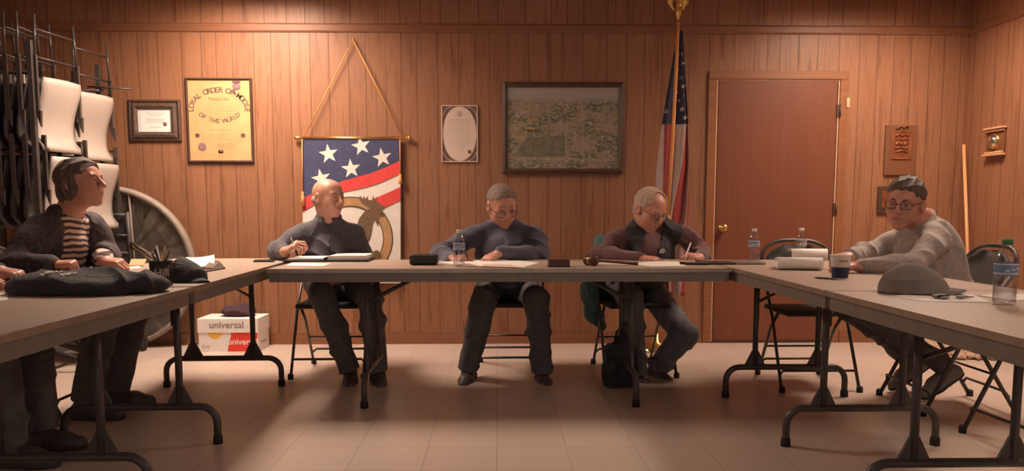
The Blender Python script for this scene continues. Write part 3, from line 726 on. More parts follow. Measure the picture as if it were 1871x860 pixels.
    shirt = mesh_np(P.get('top_name', 'shirt'), V, Q, M[top], root)
    def front_point(V, lat, hgt):      # the foremost point of a garment at a lateral offset and height
        r = V-spine(hgt); m_ = (np.abs(r @ lx-lat) < .012) & (np.abs(r @ up) < .012); k = np.where(m_)[0]
        return spine(hgt)+lx*lat+fw*((r[k] @ fw).max() if len(k) else .15*g)
    if P.get('placket'):
        for t in (.84, .70, .56, .42):
            pk = MB(); pk.ball(front_point(V, 0, t), .0050, 0, 8); pk.build('button', M['black_plastic'], shirt)
    if P.get('collar') == 'shirt':
        cb = MB(); n = 28; rows = []
        for k in range(n+1):
            a = math.radians(20+320*k/n); e = fw*math.cos(a)+lx*math.sin(a); e = unit(e-ax*(e @ ax)*.5); fr = max(0, math.cos(a))
            c0 = neck+ax*(.006-.016*fr)+fw*.006
            rows.append([c0+e*.0625+ax*.004, c0+e*.0640+ax*(.034-.008*fr), c0+e*.0690+ax*(.037-.008*fr), c0+e*(.083+.010*fr)-ax*(.002+.030*fr**2), c0+e*(.080+.010*fr)-ax*(.004+.030*fr**2), c0+e*.0665+ax*.024])
        W_ = len(rows[0]); cb.add([p for r_ in rows for p in r_], [(k*W_+q, k*W_+(q+1) % W_, (k+1)*W_+(q+1) % W_, (k+1)*W_+q) for k in range(n) for q in range(W_)]+[tuple(range(W_)), tuple(n*W_+q for q in range(W_))[::-1]], 0, True)
        cb.build('collar', M[top], shirt)
    if P.get('over'):     # open jacket or vest worn over the top
        kind = P['over']; O = SDF(); torso(O, .013, arms=kind == 'jacket', low=.07)
        for s in (-1, 1): O.cone(neck+lx*s*.062+ax*.02-fw*.02, neck+lx*s*.075-up*.10+fw*.07, .020, .020, .03)
        O.cone(neck-fw*.055+ax*.012-lx*.045, neck-fw*.055+ax*.012+lx*.045, .017, .017, .03)
        wg = P.get('open', .06); c0 = spine(.62)+fw*.16
        O.box(c0+up*.05, (wg, .12, .24), .02, RT, .02, True)
        O.cone(neck-up*.02, neck+ax*.08, .056, .060, .015, True)
        if kind == 'vest':
            for s in (sR, sL): O.ell(s+(s-mid)*.16-up*.03, (.055, .10, .12), RT, .03, True)
        V, Q = O.mesh(VOX_CLOTH); V = wrinkle(V, Q, .008, 55, P.get('seed', 0)+2)
        ov = mesh_np(kind, V, Q, M[P['over_mat']], root)
        if P.get('badge'):
            b = MB(); o_ = front_point(V, P['badge']+.018, .58)+fw*.001-lx*.018; b.prism([(0, 0), (.03, .004), (.036, .024), (.022, .034), (.004, .026)], o_, lx, up, .004)
            b.build('embroidered_badge', M['cup_white'], ov)
    pants = SDF(); baggy = P.get('baggy', 0.0)
    pants.ell(pel, (.172*g, .140*g, .115), RP, .05)
    for h, k, a in ((hR, kR, aR), (hL, kL, aL)):
        pants.cone(h, k, .094+baggy*.5, .078+baggy*.5, .05); pants.cone(k, k+(a-k)*.35, .078+baggy*.5, .074+baggy, .03); pants.cone(k+(a-k)*.35, a, .074+baggy, .066+baggy, .02)
        sh = unit(a-k); c0 = a-sh*.005
        pants.cut(c0, sh, c0-np.array([.11]*3), c0+np.array([.11]*3))
    V, Q = pants.mesh(VOX_CLOTH); V = wrinkle(V, Q, P.get('fold', .011)*1.2, 50, P.get('seed', 0)+5, (.3, .3, 1)); V = smooth_v(V, Q, 1, .3)
    mesh_np('trousers', V, Q, M[P['pants']], root)
    for a, d, u in ((aR, P['toe_r'], P.get('up_r', (0, 0, 1))), (aL, P['toe_l'], P.get('up_l', (0, 0, 1)))):
        d = np.array(d, float); u = unit(u); d = unit(d-u*(d @ u)); o_ = a-u*.088; F = SDF()
        F.cone(o_-d*.040+u*.032, o_+d*.10+u*.030, .036, .043, .02); F.cone(o_+d*.10+u*.030, o_+d*.165+u*.024, .043, .034, .02)
        F.cone(o_-d*.022+u*.045, a-d*.005-u*.004, .040, .043, .03); F.cone(o_+u*.05+d*.03, o_+d*.09+u*.045, .036, .030, .03)
        F.cut(o_+u*.008, -u)
        V, Q = F.mesh(.005); sho = mesh_np('shoe', V, Q, M[P['shoe']], root)
        F2 = SDF(); F2.cone(o_-d*.040+u*.02, o_+d*.10+u*.02, .039, .047, .02); F2.cone(o_+d*.10+u*.02, o_+d*.168+u*.02, .047, .037, .02)
        F2.cut(o_, -u); F2.cut(o_+u*.016, u)
        V, Q = F2.mesh(.005); mesh_np('sole', V, Q, M['sole'], sho)
    return root, dict(T=T, R=R, eR=eR, eL=eL)

# ------------------------------------------------------------------ the room
WY, RX, LX, FY, CZ = 6.05, 3.63, -4.05, -1.6, 2.80      # back wall, right wall, left wall, near end, ceiling
mb = MB(); mb.box(((RX+LX)/2, (WY+FY)/2, -.05), (RX-LX+.4, WY-FY+.4, .1)); struct(mb.build('floor', M['floor']))
mb = MB(); mb.box(((RX+LX)/2, (WY+FY)/2, CZ+.05), (RX-LX+.4, WY-FY+.4, .1)); struct(mb.build('ceiling', M['ceiling']))
DX0, DX1, DZ = 1.685, 2.635, 2.035
mb = MB()
mb.box(((LX+DX0)/2, WY+.06, 1.2), (DX0-LX, .12, 2.4)); mb.box(((DX1+RX)/2, WY+.06, 1.2), (RX-DX1, .12, 2.4)); mb.box(((DX0+DX1)/2, WY+.06, (DZ+2.4)/2), (DX1-DX0, .12, 2.4-DZ))
mb.box(((LX+RX)/2, WY+.06, (2.4+CZ)/2), (RX-LX, .12, CZ-2.4), mi=1)
struct(mb.build('wall_back', [M['panel_x'], M['panel_top']]))
mb = MB(); mb.box((RX+.06, (WY+FY)/2, CZ/2), (.12, WY-FY+.24, CZ)); struct(mb.build('wall_right', M['panel_y']))
mb = MB(); mb.box((LX-.06, (WY+FY)/2, CZ/2), (.12, WY-FY+.24, CZ)); struct(mb.build('wall_left', M['panel_y']))
# horizontal seam moulding at eight feet, on the back and the right wall
def moulding(name, a, b, inward):
    a = np.array(a, float); b = np.array(b, float); m_ = MB(); d = unit(b-a); n = np.array(inward, float)
    prof = [(0, -.034), (.010, -.032), (.014, -.020), (.014, .020), (.008, .030), (0, .034)]
    m_.prism([(p[0], p[1]) for p in prof], a, n, (0, 0, 1), np.linalg.norm(b-a)) if np.cross(n, (0, 0, 1)) @ d > 0 else m_.prism([(p[0], p[1]) for p in prof], b, n, (0, 0, 1), np.linalg.norm(b-a))
    return struct(m_.build(name, M['trim']))
moulding('trim_1', (LX, WY, 2.405), (RX, WY, 2.405), (0, -1, 0))
moulding('trim_2', (RX, FY, 2.405), (RX, WY, 2.405), (-1, 0, 0))
for nm, a, b in (('baseboard_back', LX, DX0-.07), ('baseboard_back', DX1+.07, RX)):
    m_ = MB(); m_.box(((a+b)/2, WY-.006, .045), (b-a, .012, .09)); m_.box(((a+b)/2, WY-.010, .012), (b-a, .02, .024)); struct(m_.build(nm, M['trim']))
m_ = MB(); m_.box((RX-.006, (WY+FY)/2, .045), (.012, WY-FY, .09)); m_.box((RX-.010, (WY+FY)/2, .012), (.02, WY-FY, .024)); struct(m_.build('baseboard_right', M['trim']))
m_ = MB(); m_.box((RX-.009, WY-.009, 1.2), (.018, .018, 2.38)); struct(m_.build('trim_3', M['trim']))
# door: flush slab in a cased opening
d_ = thing('door_1', 'flush brown wooden door with brass knob in the back wall', 'door', ((DX0+DX1)/2, WY, 0)); struct(d_)
m_ = MB(); m_.box(((DX0+DX1)/2, WY+.012, DZ/2+.004), (DX1-DX0-.034, .036, DZ-.024), bev=.003); m_.build('door_slab', M['door'], d_)
M['casing'] = mat_panel('casing_wood', 'Z', (0.20, 0.078, 0.034), (0.33, 0.14, 0.062), plain=True)
m_ = MB()
for x in (DX0-.032, DX1+.032): m_.box((x, WY-.010, DZ/2), (.064, .020, DZ-.001), bev=.003)
m_.box(((DX0+DX1)/2, WY-.010, DZ+.032), (DX1-DX0+.128, .020, .064), bev=.004)
m_.build('door_casing', M['casing'], d_)
m_ = MB(); m_.box(((DX0+DX1)/2, WY+.03, .006), (DX1-DX0, .10, .014)); m_.build('added_gap_strip', M['frame_dark'], d_)  # dark strip added to block light leaking under the door
M['stop'] = mat('pale_door_stop', (0.62, 0.36, 0.20), 0.5, var=0.1)
m_ = MB()
for x in (DX0+.006, DX1-.006): m_.box((x, WY-.001, DZ/2), (.010, .014, DZ))
m_.box(((DX0+DX1)/2, WY-.001, DZ-.004), (DX1-DX0, .014, .008)); m_.build('door_jamb', M['stop'], d_)
kx, kz = DX0+.075, .905
m_ = MB(); m_.lathe([(.033, 0), (.032, .005), (.012, .010), (.012, .028), (.022, .034), (.029, .046), (.028, .058), (.016, .066), (0, .067)], (kx, WY-.006, kz), 20, axis=(0, -1, 0)); m_.build('door_knob', M['gold'], d_)
m_ = MB(); m_.box((DX1+.060, WY-.016, 1.86), (.026, .03, .075), bev=.004); m_.build('wood_block', M['stop'], d_)
for hz_ in (1.80, 1.05, .25):
    m_ = MB(); m_.box((DX1-.004, WY-.012, hz_), (.034, .012, .09)); m_.tube([(DX1+.004, WY-.020, hz_-.046), (DX1+.004, WY-.020, hz_+.046)], .007, 8); m_.build('hinge', M['frame_dark'], d_)

# ceiling lights: troffer boxes, sides deepened to darken the wall; the only lamps
M['lamp'] = mat_emit('lamp_diffuser', (1.0, 0.74, 0.55), 1.0)
def troffer(x, y, w, l, strength, label, depth=.22):
    t = thing('ceiling_light', label, 'ceiling light', (x, y, CZ), 'ceiling lights')
    m_ = MB(); h = depth
    for s in (-1, 1):
        m_.box((x+s*(w/2), y, CZ-h/2), (.03, l+.03, h)); m_.box((x, y+s*(l/2), CZ-h/2), (w, .03, h))
    m_.build('frame', M['white_cap'], t)
    em = mat_emit('lamp_diffuser', (1.0, 0.75, 0.59), strength)
    m_ = MB(); m_.box((x, y, CZ-.02), (w-.03, l-.03, .02)); m_.build('diffuser', em, t)
L_SPEC = [(-1.75, 5.05, .60, 1.15, 64, 'ceiling light over the bald man and the stars banner', .17),
          (2.75, 4.90, .60, 1.15, 42, 'ceiling light over the man in the grey sweatshirt'),
          (-1.7, -.6, .6, 1.15, 5, 'added dim fill light behind the camera over the left tables'),  # added fill lamp; this end of the room is unlit
          (2.75, 1.75, .6, 1.15, 14, 'ceiling light over the near right table')]
for s_ in L_SPEC: troffer(*s_)
wd = bpy.data.worlds.new('world'); SC.world = wd; wd.use_nodes = True
wd.node_tree.nodes['Background'].inputs['Color'].default_value = (1.0, .84, .79, 1); wd.node_tree.nodes['Background'].inputs['Strength'].default_value = .52

# ------------------------------------------------------------------ folding tables
def bent_bar(pts, r=.016): return pts
def folding_table(name, label, cx, cy, lx, ly, rz=0.0, leg_axis='y', leg_in=.31, group='folding meeting tables'):
    """top of size lx x ly centred at (cx, cy); the leg sets stand at both ends of the long side"""
    t = thing(name, label, 'table', (cx, cy, 0), group); H = .74
    m_ = MB(); m_.box((0, 0, H-.010), (lx-.008, ly-.008, .02), bev=.004); top = m_
    o = top.build('tabletop', M['table_top'], None); o.parent = t
    m_ = MB()
    for s in (-1, 1):
        m_.box((s*(lx/2-.004), 0, H-.010), (.012, ly, .021)); m_.box((0, s*(ly/2-.004), H-.010), (lx, .012, .021))
    o = m_.build('edge_strip', M['rim']); o.parent = t
    m_ = MB()
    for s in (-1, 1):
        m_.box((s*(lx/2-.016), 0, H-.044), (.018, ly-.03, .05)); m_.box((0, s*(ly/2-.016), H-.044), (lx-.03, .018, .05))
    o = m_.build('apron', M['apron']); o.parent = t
    long_x = lx > ly; Ln, Wd = (lx, ly) if long_x else (ly, lx)
    def W(u, v, z): return (u, v, z) if long_x else (v, u, z)     # u along the length, v across
    for s in (-1, 1):
        u = s*(Ln/2-leg_in); hw = .335; up_ = .175
        lg = MB()
        for e in (-1, 1): lg.tube([W(u, e*up_, .16), W(u, e*up_, H-.03)], .0155, 10)
        pts = [W(u, -hw, .012)]+[W(u, -hw+.075*(1-math.cos(a)), .095+.075*math.sin(a)) for a in np.linspace(0, math.pi/2, 6)]
        pts += [W(u, hw-.075*(1-math.cos(a)), .095+.075*math.sin(a)) for a in np.linspace(math.pi/2, 0, 6)]+[W(u, hw, .012)]
        lg.tube(pts, .0165, 10)
        lg.tube([W(u, -up_, H-.10), W(u, up_, H-.10)], .010, 8)
        L_ = lg.build('leg', M['leg_metal']); L_.parent = t
        for e in (-1, 1):
            gs = MB(); a_ = [W(u-.006, e*up_-.062, .172), W(u-.006, e*up_+.062, .172), W(u-.006, e*up_+.016, .265), W(u-.006, e*up_-.016, .265)]
            b_ = [W(u+.006, e*up_-.062, .172), W(u+.006, e*up_+.062, .172), W(u+.006, e*up_+.016, .265), W(u+.006, e*up_-.016, .265)]
            gs.add(a_+b_, [(0, 1, 2, 3), (7, 6, 5, 4), (0, 4, 5, 1), (1, 5, 6, 2), (2, 6, 7, 3), (3, 7, 4, 0)])
            g_ = gs.build('gusset', M['leg_metal']); g_.parent = L_
            ft = MB(); ft.lathe([(.021, 0), (.021, .03), (.0165, .04)], W(u, e*hw, 0), 12); f_ = ft.build('foot_cap', M['rubber']); f_.parent = L_
        br = MB()
        for e in (-1, 1):
            br.tube([W(u, e*up_*.9, H-.20), W(u-s*.30, e*.04, H-.05)], .009, 8)
        br.box(W(u-s*.32, 0, H-.052), (.14, .09, .03) if long_x else (.09, .14, .03))
        b_ = br.build('brace', M['leg_metal']); b_.parent = t
    t.rotation_euler = (0, 0, rz)
    return t
TL = folding_table('folding_table', 'long folding table across the back where three men sit', .02, 4.385, 2.40, .75, leg_in=.48)
folding_table('folding_table', 'folding table at the left with the black pen cup on it', -1.60, 4.00, .76, 1.83, math.radians(1.5), leg_in=.34)
folding_table('folding_table', 'near left folding table with the folded black jacket on it', -1.575, 2.12, .76, 1.88, leg_in=.34)
folding_table('folding_table', 'folding table at the right with the paper coffee cup on it', 1.615, 3.80, .76, 1.83, 0.0, leg_in=.46)
folding_table('folding_table', 'near right folding table with the large water bottle on it', 1.615, 1.96, .76, 1.83, leg_in=.28)

# ------------------------------------------------------------------ folding chairs
def chair_parts(t, W=.45, mats=('chair_metal', 'chair_seat')):
    """brown steel folding chair facing local -Y, origin on the floor under the seat"""
    fr, st = M[mats[0]], M[mats[1]]; r = .0115
    def P(o): o.parent = t; return o
    for s in (-1, 1):
        m_ = MB(); m_.tube([(s*W/2, -.25, .012), (s*W/2*.99, -.06, .40), (s*W/2*.97, .17, .72)], r, 8, flat=.8)
        lg = P(m_.build('leg', fr)); m_ = MB(); m_.lathe([(.018, 0), (.018, .028), (.012, .036)], (s*W/2, -.255, 0), 10); c_ = m_.build('foot_cap', M['rubber']); c_.parent = lg
        m_ = MB(); m_.tube([(s*(W/2-.028), .24, .012), (s*(W/2-.028), .04, .33), (s*(W/2-.028), -.10, .455)], r, 8, flat=.8)
        lg = P(m_.build('leg', fr)); m_ = MB(); m_.lathe([(.018, 0), (.018, .028), (.012, .036)], (s*(W/2-.028), .245, 0), 10); c_ = m_.build('foot_cap', M['rubber']); c_.parent = lg
    # arched top of the back frame
    arc = [(W/2*.97*math.copysign(abs(math.cos(a))**.7, math.cos(a)), .17+.055*math.sin(a), .72+.135*math.sin(a)**.8 if math.sin(a) > 0 else .72) for a in np.linspace(0, math.pi, 15)]
    m_ = MB(); m_.tube(arc, r, 8); P(m_.build('back_frame', fr))
    m_ = MB(); m_.tube([(-W/2, -.215, .095), (-W/2*.94, -.225, .120), (W/2*.94, -.225, .120), (W/2, -.215, .095)], .0075, 8); P(m_.build('stretcher', fr))
    m_ = MB(); m_.tube([(-W/2+.03, .205, .085), (-W/2+.06, .20, .11), (W/2-.06, .20, .11), (W/2-.03, .205, .085)], .0075, 8); m_.tube([(-W/2+.03, .12, .205), (W/2-.03, .12, .205)], .0065, 8); P(m_.build('stretcher', fr))
    m_ = MB(); m_.box((0, -.02, .447), (W-.055, .40, .030), bev=.014); P(m_.build('seat', st))
    # curved backrest panel
    m_ = MB(); n = 11; V = []; Fc = []
    for iz in range(6):
        z = .615+.215*iz/5; hw_ = (W/2-.02)*(1 if iz < 3 else math.sqrt(max(.12, 1-((iz-2)/3.25)**2.2))); y0 = .085+.125*(z-.60)/.25
        for k in range(n):
            u = -1+2*k/(n-1); V.append((u*hw_, y0+.030*(1-u*u)-.012, z))
    m0 = len(V); V += [(v[0], v[1]+.016, v[2]) for v in V]
    for iz in range(5):
        for k in range(n-1):
            a = iz*n+k; Fc += [(a, a+1, a+n+1, a+n), (m0+a, m0+a+n, m0+a+n+1, m0+a+1)]
    for k in range(n-1): Fc += [(k, m0+k, m0+k+1, k+1), (5*n+k, 5*n+k+1, m0+5*n+k+1, m0+5*n+k)]
    for iz in range(5): Fc += [(iz*n, iz*n+n, m0+iz*n+n, m0+iz*n), (iz*n+n-1, m0+iz*n+n-1, m0+iz*n+2*n-1, iz*n+2*n-1)]
    m_.add(V, Fc, 0, True); P(m_.build('backrest', st))
ch0 = thing('folding_chair', 'brown metal folding chair the bald man sits on', 'chair', (-1.05, 5.02, 0), 'brown metal folding chairs'); chair_parts(ch0)
dup(ch0, (.085, 5.05, 0), 0, 'brown metal folding chair under the man in the slate blue sweatshirt')
dup(ch0, (.875, 4.99, 0), math.radians(5), 'brown metal folding chair under the man in the black vest')
dup(ch0, (1.86, 4.61, 0), 0, 'empty brown folding chair facing the end of the right table, in front of the door')
dup(ch0, (2.42, 4.06, 0), math.radians(-90), 'brown metal folding chair under the man in the grey sweatshirt')
dup(ch0, (2.46, 3.33, 0), math.radians(-86), 'empty folding chair beside the near right table, cut by the frame edge')
dup(ch0, (-2.36, 3.98, 0), math.radians(90), 'brown metal folding chair under the woman in the striped top')
dup(ch0, (-2.38, 3.16, 0), math.radians(90), 'brown metal folding chair under the person whose hand rests by the black jacket')

# ------------------------------------------------------------------ the people
A = lambda x, y, Y: at(x, y, Y)
PEOPLE = {}
PEOPLE['bald'] = lambda: person('bald man in a dark navy shirt writing at the back table before the banner', (-1.06, 5.08, 0), dict(
    pelvis=(-1.06, 5.08, .572), neck=A(601, 398, 5.02), head=A(600, 362, 4.97), face=(.80, -.62, -.02), roll=0,
    sh_r=A(552, 426, 4.99), sh_l=A(649, 426, 5.03), wr_r=(-1.262, 4.68, .790), el_r=A(505, 458, 4.86), wr_l=(-.985, 4.80, .615), pole_l=(.6, .6, -.6),
    hand_r=((.62, -.25, .42), (-.62, -.30, .70), PEN, .75), hand_l=((-.45, -.8, -.15), (.1, -.35, .9), LOOSE, .3),
    kn_r=A(588, 540, 4.70), kn_l=A(676, 540, 4.68), an_r=A(640, 678, 4.74), an_l=A(689, 678, 4.72), toe_r=(.15, -1, 0), toe_l=(.30, -1, 0),
    skin='skin_fair', wide=1.0, jowl=1.08, nose=1.1, fringe='hair_light', brow='hair_grey', top='navy_shirt', collar='shirt', placket=True, fold=.012, pants='pants_dark', shoe='shoe_dark', girth=1.02, seed=1, head_sc=1.03))
PEOPLE['middle'] = lambda: person('man in a slate blue sweatshirt with glasses low on his nose, reading papers', (.065, 5.10, 0), dict(
    pelvis=(.065, 5.10, .572), neck=A(922, 400, 5.03), head=A(917, 376, 4.86), face=(.30, -.88, -.34), roll=4,
    sh_r=A(864, 430, 4.98), sh_l=A(978, 430, 4.98), wr_r=A(826, 474, 4.64), el_r=A(803, 464, 4.86), wr_l=A(914, 461, 4.66), el_l=A(988, 468, 4.83),
    hand_r=((.75, -.55, .05), (-.1, -.45, .85), PEN, .75), hand_l=((-.76, -.42, -.38), (-.30, -.45, .85), FLAT, .1, 1.35),
    kn_r=A(884, 548, 4.70), kn_l=A(980, 548, 4.70), an_r=A(855, 676, 4.76), an_l=A(990, 680, 4.74), toe_r=(-.12, -1, 0), toe_l=(.16, -1, 0),
    skin='skin_ruddy', jowl=1.08, hair='hair_grey', brow='hair_grey', glasses=True, glass_z=-.018, top='blue_sweat', pants='pants_black', shoe='shoe_dark', girth=1.16, seed=2, lap=.16, head_sc=1.08, belly=.03))
PEOPLE['vest'] = lambda: person('grey-haired man in a black vest over maroon sleeves, writing beside the draped flag', (.90, 5.08, 0), dict(
    pelvis=(.90, 5.08, .572), neck=A(1195, 402, 5.04), head=A(1187, 384, 4.88), face=(.42, -.80, -.42), roll=-4,
    sh_r=A(1133, 434, 5.0), sh_l=A(1252, 430, 5.0), wr_r=A(1170, 472, 4.66), el_r=A(1095, 466, 4.84), wr_l=A(1280, 470, 4.74), el_l=A(1283, 464, 4.92),
    hand_r=((.90, -.35, -.08), (.05, -.25, .95), POINT, .3), hand_l=((-.80, -.55, .10), (.15, -.35, .9), PEN, .8),
    kn_r=A(1152, 545, 4.70), kn_l=A(1252, 612, 4.74), an_r=A(1164, 684, 4.74), an_l=A(1196, 674, 4.86), toe_r=(.25, -1, 0), toe_l=(.45, -1, 0),
    skin='skin_ruddy', jowl=1.0, hair='hair_light', hairline=.022, hair_vol=.006, brow='hair_light', glasses=True, top='maroon', over='vest', over_mat='vest', open=.03, badge=.055, pants='pants_grey', shoe='shoe_dark', girth=1.06, seed=3, lap=.19, head_sc=1.08, belly=.03))
PEOPLE['woman'] = lambda: person('person with short dark hair in an open print jacket over a striped top, in profile', (-2.33, 3.98, 0), dict(
    pelvis=(-2.33, 3.98, .572), pelvis_axis=(0, 1, 0), neck=(-2.15, 3.97, 1.015), head=A(148, 336, 3.95), face=(1, -.10, .13), roll=0,
    sh_r=(-2.19, 3.80, .945), sh_l=(-2.13, 4.14, .955), wr_r=(-2.00, 3.53, .795), el_r=(-2.24, 3.62, .765), wr_l=(-1.97, 3.93, .79), el_l=(-2.07, 4.17, .80),
    hand_r=((.9, .20, .05), (-.25, -.2, .93), FIST, .7), hand_l=((.92, -.1, -.1), (.0, -.2, .97), LOOSE, .6),
    kn_r=(-1.93, 3.84, .53), kn_l=(-1.91, 4.10, .53), an_r=(-2.06, 3.86, .09), an_l=(-2.02, 4.10, .09), toe_r=(1, -.05, 0), toe_l=(1, .1, 0),
    skin='skin_ruddy', jowl=1.12, hair='hair_dark', hair_amp=.007, hair_freq=150, hair_dir=(.5, 1, .1), hair_vol=.004, long_hair=True, hairline=.006, brow='hair_dark', top='stripes', top_name='knit_top', collar='crew', over='jacket', over_mat='woman_jacket', open=.075, pants='pants_black', shoe='shoe_dark', girth=1.02, seed=4, fold=.006, head_sc=1.02))
PEOPLE['edge'] = lambda: person('person mostly out of the frame, only a resting hand, dark sleeve and legs showing', (-2.44, 3.17, 0), dict(
    pelvis=(-2.44, 3.17, .572), pelvis_axis=(0, 1, 0), neck=(-2.33, 3.15, 1.02), head=(-2.31, 3.14, 1.18), face=(1, -.05, 0), roll=0,
    sh_r=(-2.33, 2.97, .95), sh_l=(-2.31, 3.33, .95), wr_r=(-1.99, 2.92, .79), el_r=(-2.19, 2.80, .775), wr_l=(-1.985, 3.12, .80), el_l=(-2.20, 3.27, .79),
    hand_r=((.9, .15, 0), (0, 0, 1), LOOSE, .3), hand_l=((.93, -.05, -.14), (-.1, -.1, .98), LOOSE, .4),
    kn_r=(-2.00, 3.10, .53), kn_l=(-2.00, 3.34, .53), an_r=(-1.98, 3.13, .09), an_l=(-1.99, 3.36, .09), toe_r=(1, -.05, 0), toe_l=(1, .0, 0),
    skin='skin_ruddy', hair='hair_brown', brow='hair_brown', top='vest', top_name='sweater', pants='pants_black', shoe='shoe_dark', girth=1.0, seed=5, baggy=.006))
PEOPLE['right'] = lambda: person('man in a heather grey sweatshirt with glasses leaning on the right table', (2.36, 4.05, 0), dict(
    pelvis=(2.37, 4.05, .572), pelvis_axis=(0, -1, 0), neck=A(1684, 402, 3.98), head=A(1653, 372, 3.93), face=(-.66, -.72, -.12), roll=-5,
    sh_r=A(1640, 440, 4.16), sh_l=A(1712, 436, 3.84), wr_r=A(1556, 466, 3.94), el_r=A(1592, 462, 4.14), wr_l=A(1573, 486, 3.70), el_l=A(1668, 486, 3.66),
    hand_r=((-.85, -.35, -.10), (-.1, -.1, .95), LOOSE, .6), hand_l=((-.96, .12, -.02), (0, -.2, .97), LOOSE, .6),
    kn_r=(1.90, 4.13, .52), kn_l=(1.90, 3.95, .53), an_r=A(1666, 657, 4.36), an_l=A(1727, 671, 4.15), toe_r=(-.82, -.12, -.50), toe_l=(-.80, -.10, -.58), up_r=(-.5, 0, .85), up_l=(-.5, -.05, .85), baggy=-.014,
    skin='skin_ruddy', jowl=1.06, hair='hair_brown', hair_amp=.006, hair_freq=150, hair_dir=(1, .15, .3), hair_vol=.005, hairline=.008, brow='hair_brown', glasses=True, top='grey_sweat', pants='pants_olive', shoe='shoe_grey', girth=1.12, seed=6, head_sc=1.08, belly=.03))
for _k in PEOPLE: PEOPLE[_k]()

# ------------------------------------------------------------------ things on the back wall
EX, EZ = np.array([1.0, 0, 0]), np.array([0, 0, 1.0])
class WallPlane:
    """pixel-to-plane helper for a flat thing standing parallel to the back wall at depth Y"""
    def __init__(s, Y): s.Y = Y
    def p(s, x, y): return at(x, y, s.Y)
    def poly(s, pts): return [s.p(*q) for q in pts]

def frame_ring(mb, c, w, h, t, d, mi=0, Yf=None):
    """rectangular picture frame in the xz plane, its back at y = c[1], standing out by d"""
    x, y, z = c; outer = [(-w/2, -h/2), (w/2, -h/2), (w/2, h/2), (-w/2, h/2)]; inner = [(a*(1-2*t/w), b*(1-2*t/h)) for a, b in outer]
    mid = [((a+p)/2, (b+q)/2) for (a, b), (p, q) in zip(outer, inner)]
    V = []
    for pts, dy in ((outer, 0), (outer, -d*.7), (mid, -d), (inner, -d*.55), (inner, 0)): V += [(x+a, y+dy, z+b) for a, b in pts]
    Fc = []
    for i in range(4):
        for k in range(4):
            k2 = (k+1) % 4; Fc.append((i*4+k, i*4+k2, (i+1)*4+k2, (i+1)*4+k))
    mb.add(V, Fc, mi)

def hung(name, label, cat, x0, y0, x1, y1, depth=.022):
    a = at(x0, y1, WY-.02); b = at(x1, y0, WY-.02); c = (a+b)/2
    t = thing(name, label, cat, (c[0], WY-.002, c[2]))
    return t, c[0], c[2], b[0]-a[0], b[2]-a[2]

# yellow charter
t, x, z, w, h = hung('framed_charter', 'framed yellow charter with arched lettering and a round purple seal', 'framed charter', 343, 142, 459, 297)
m_ = MB(); frame_ring(m_, (x, WY-.002, z), w, h, .019, .022); m_.build('frame', M['frame_dark'], t)
s_ = MB(); pw, ph = w-.034, h-.034; Y_ = WY-.010
s_.box((x, Y_, z), (pw, .004, ph)); o3 = np.array([x, Y_-.0028, z]); TXT = 1
arc_text(s_, 'LOYAL ORDER OF MOOSE', .056, o3+EZ*(.082), .192, 182, -2, EX, EZ, 1, ry=.66)
arc_text(s_, 'OF THE WORLD', .046, o3+EZ*(.225), .245, -127, -53, EX, EZ, 1, inward=True)
put_text(s_, 'Marvin Lake', .032, o3+EZ*.150, EX, EZ, 1)
for i in range(7): s_.box(o3+EZ*(.125-.018*i)+EX*.0, (.24-.015*abs(i-2), .0008, .0035), mi=2)
s_.box(o3+EZ*(-.068), (.17, .0008, .003), mi=2)
for cx_ in (-.07, .0, .07):
    for i in range(7): s_.box(o3+EZ*(-.105-.016*i)+EX*cx_, (.05, .0008, .003), mi=2)
s_.lathe([(.030, 0), (.030, .0012), (.026, .0018), (0, .0018)], o3+EX*(-.138)+EZ*(-.195), 24, 3, (0, -1, 0))
for sx in (-1, 1): s_.lathe([(.017, 0), (.015, .001), (.009, .0012), (.0085, .0004), (0, .0004)], o3+EX*(sx*.172)+EZ*(-.112), 18, 1, (0, -1, 0))
s_.lathe([(.014, 0), (0, .0012)], o3+EZ*(-.232), 12, 1, (0, -1, 0), wob=lambda a, h: 1+.5*abs(math.cos(a)))
# emblem in the top corner: small head with branching antlers
ec = o3+EX*.135+EZ*.255
s_.lathe([(.030, 0), (.030, .001), (.022, .0015), (0, .0015)], ec, 20, 3, (0, -1, 0))
s_.prism([(-.018, -.02), (-.002, -.06), (-.012, -.066), (-.034, -.05), (-.03, -.03)], ec-np.array([0, .0012, 0]), EX, EZ, .001, 1)
s_.prism([(-.034, .03), (-.028, .05), (-.02, .034), (-.01, .052), (0, .036), (.01, .052), (.02, .034), (.028, .05), (.034, .03), (0, .012)], ec-np.array([0, .0012, 0]), EX, EZ, .001, 1)
for i in range(3): s_.box(o3+EZ*(-.175-.018*i)+EX*.05, (.17-.03*i, .0008, .003), mi=2)
s_.build('charter_sheet', [M['yellow'], M['ink'], M['ink_soft'], M['purple']], t)

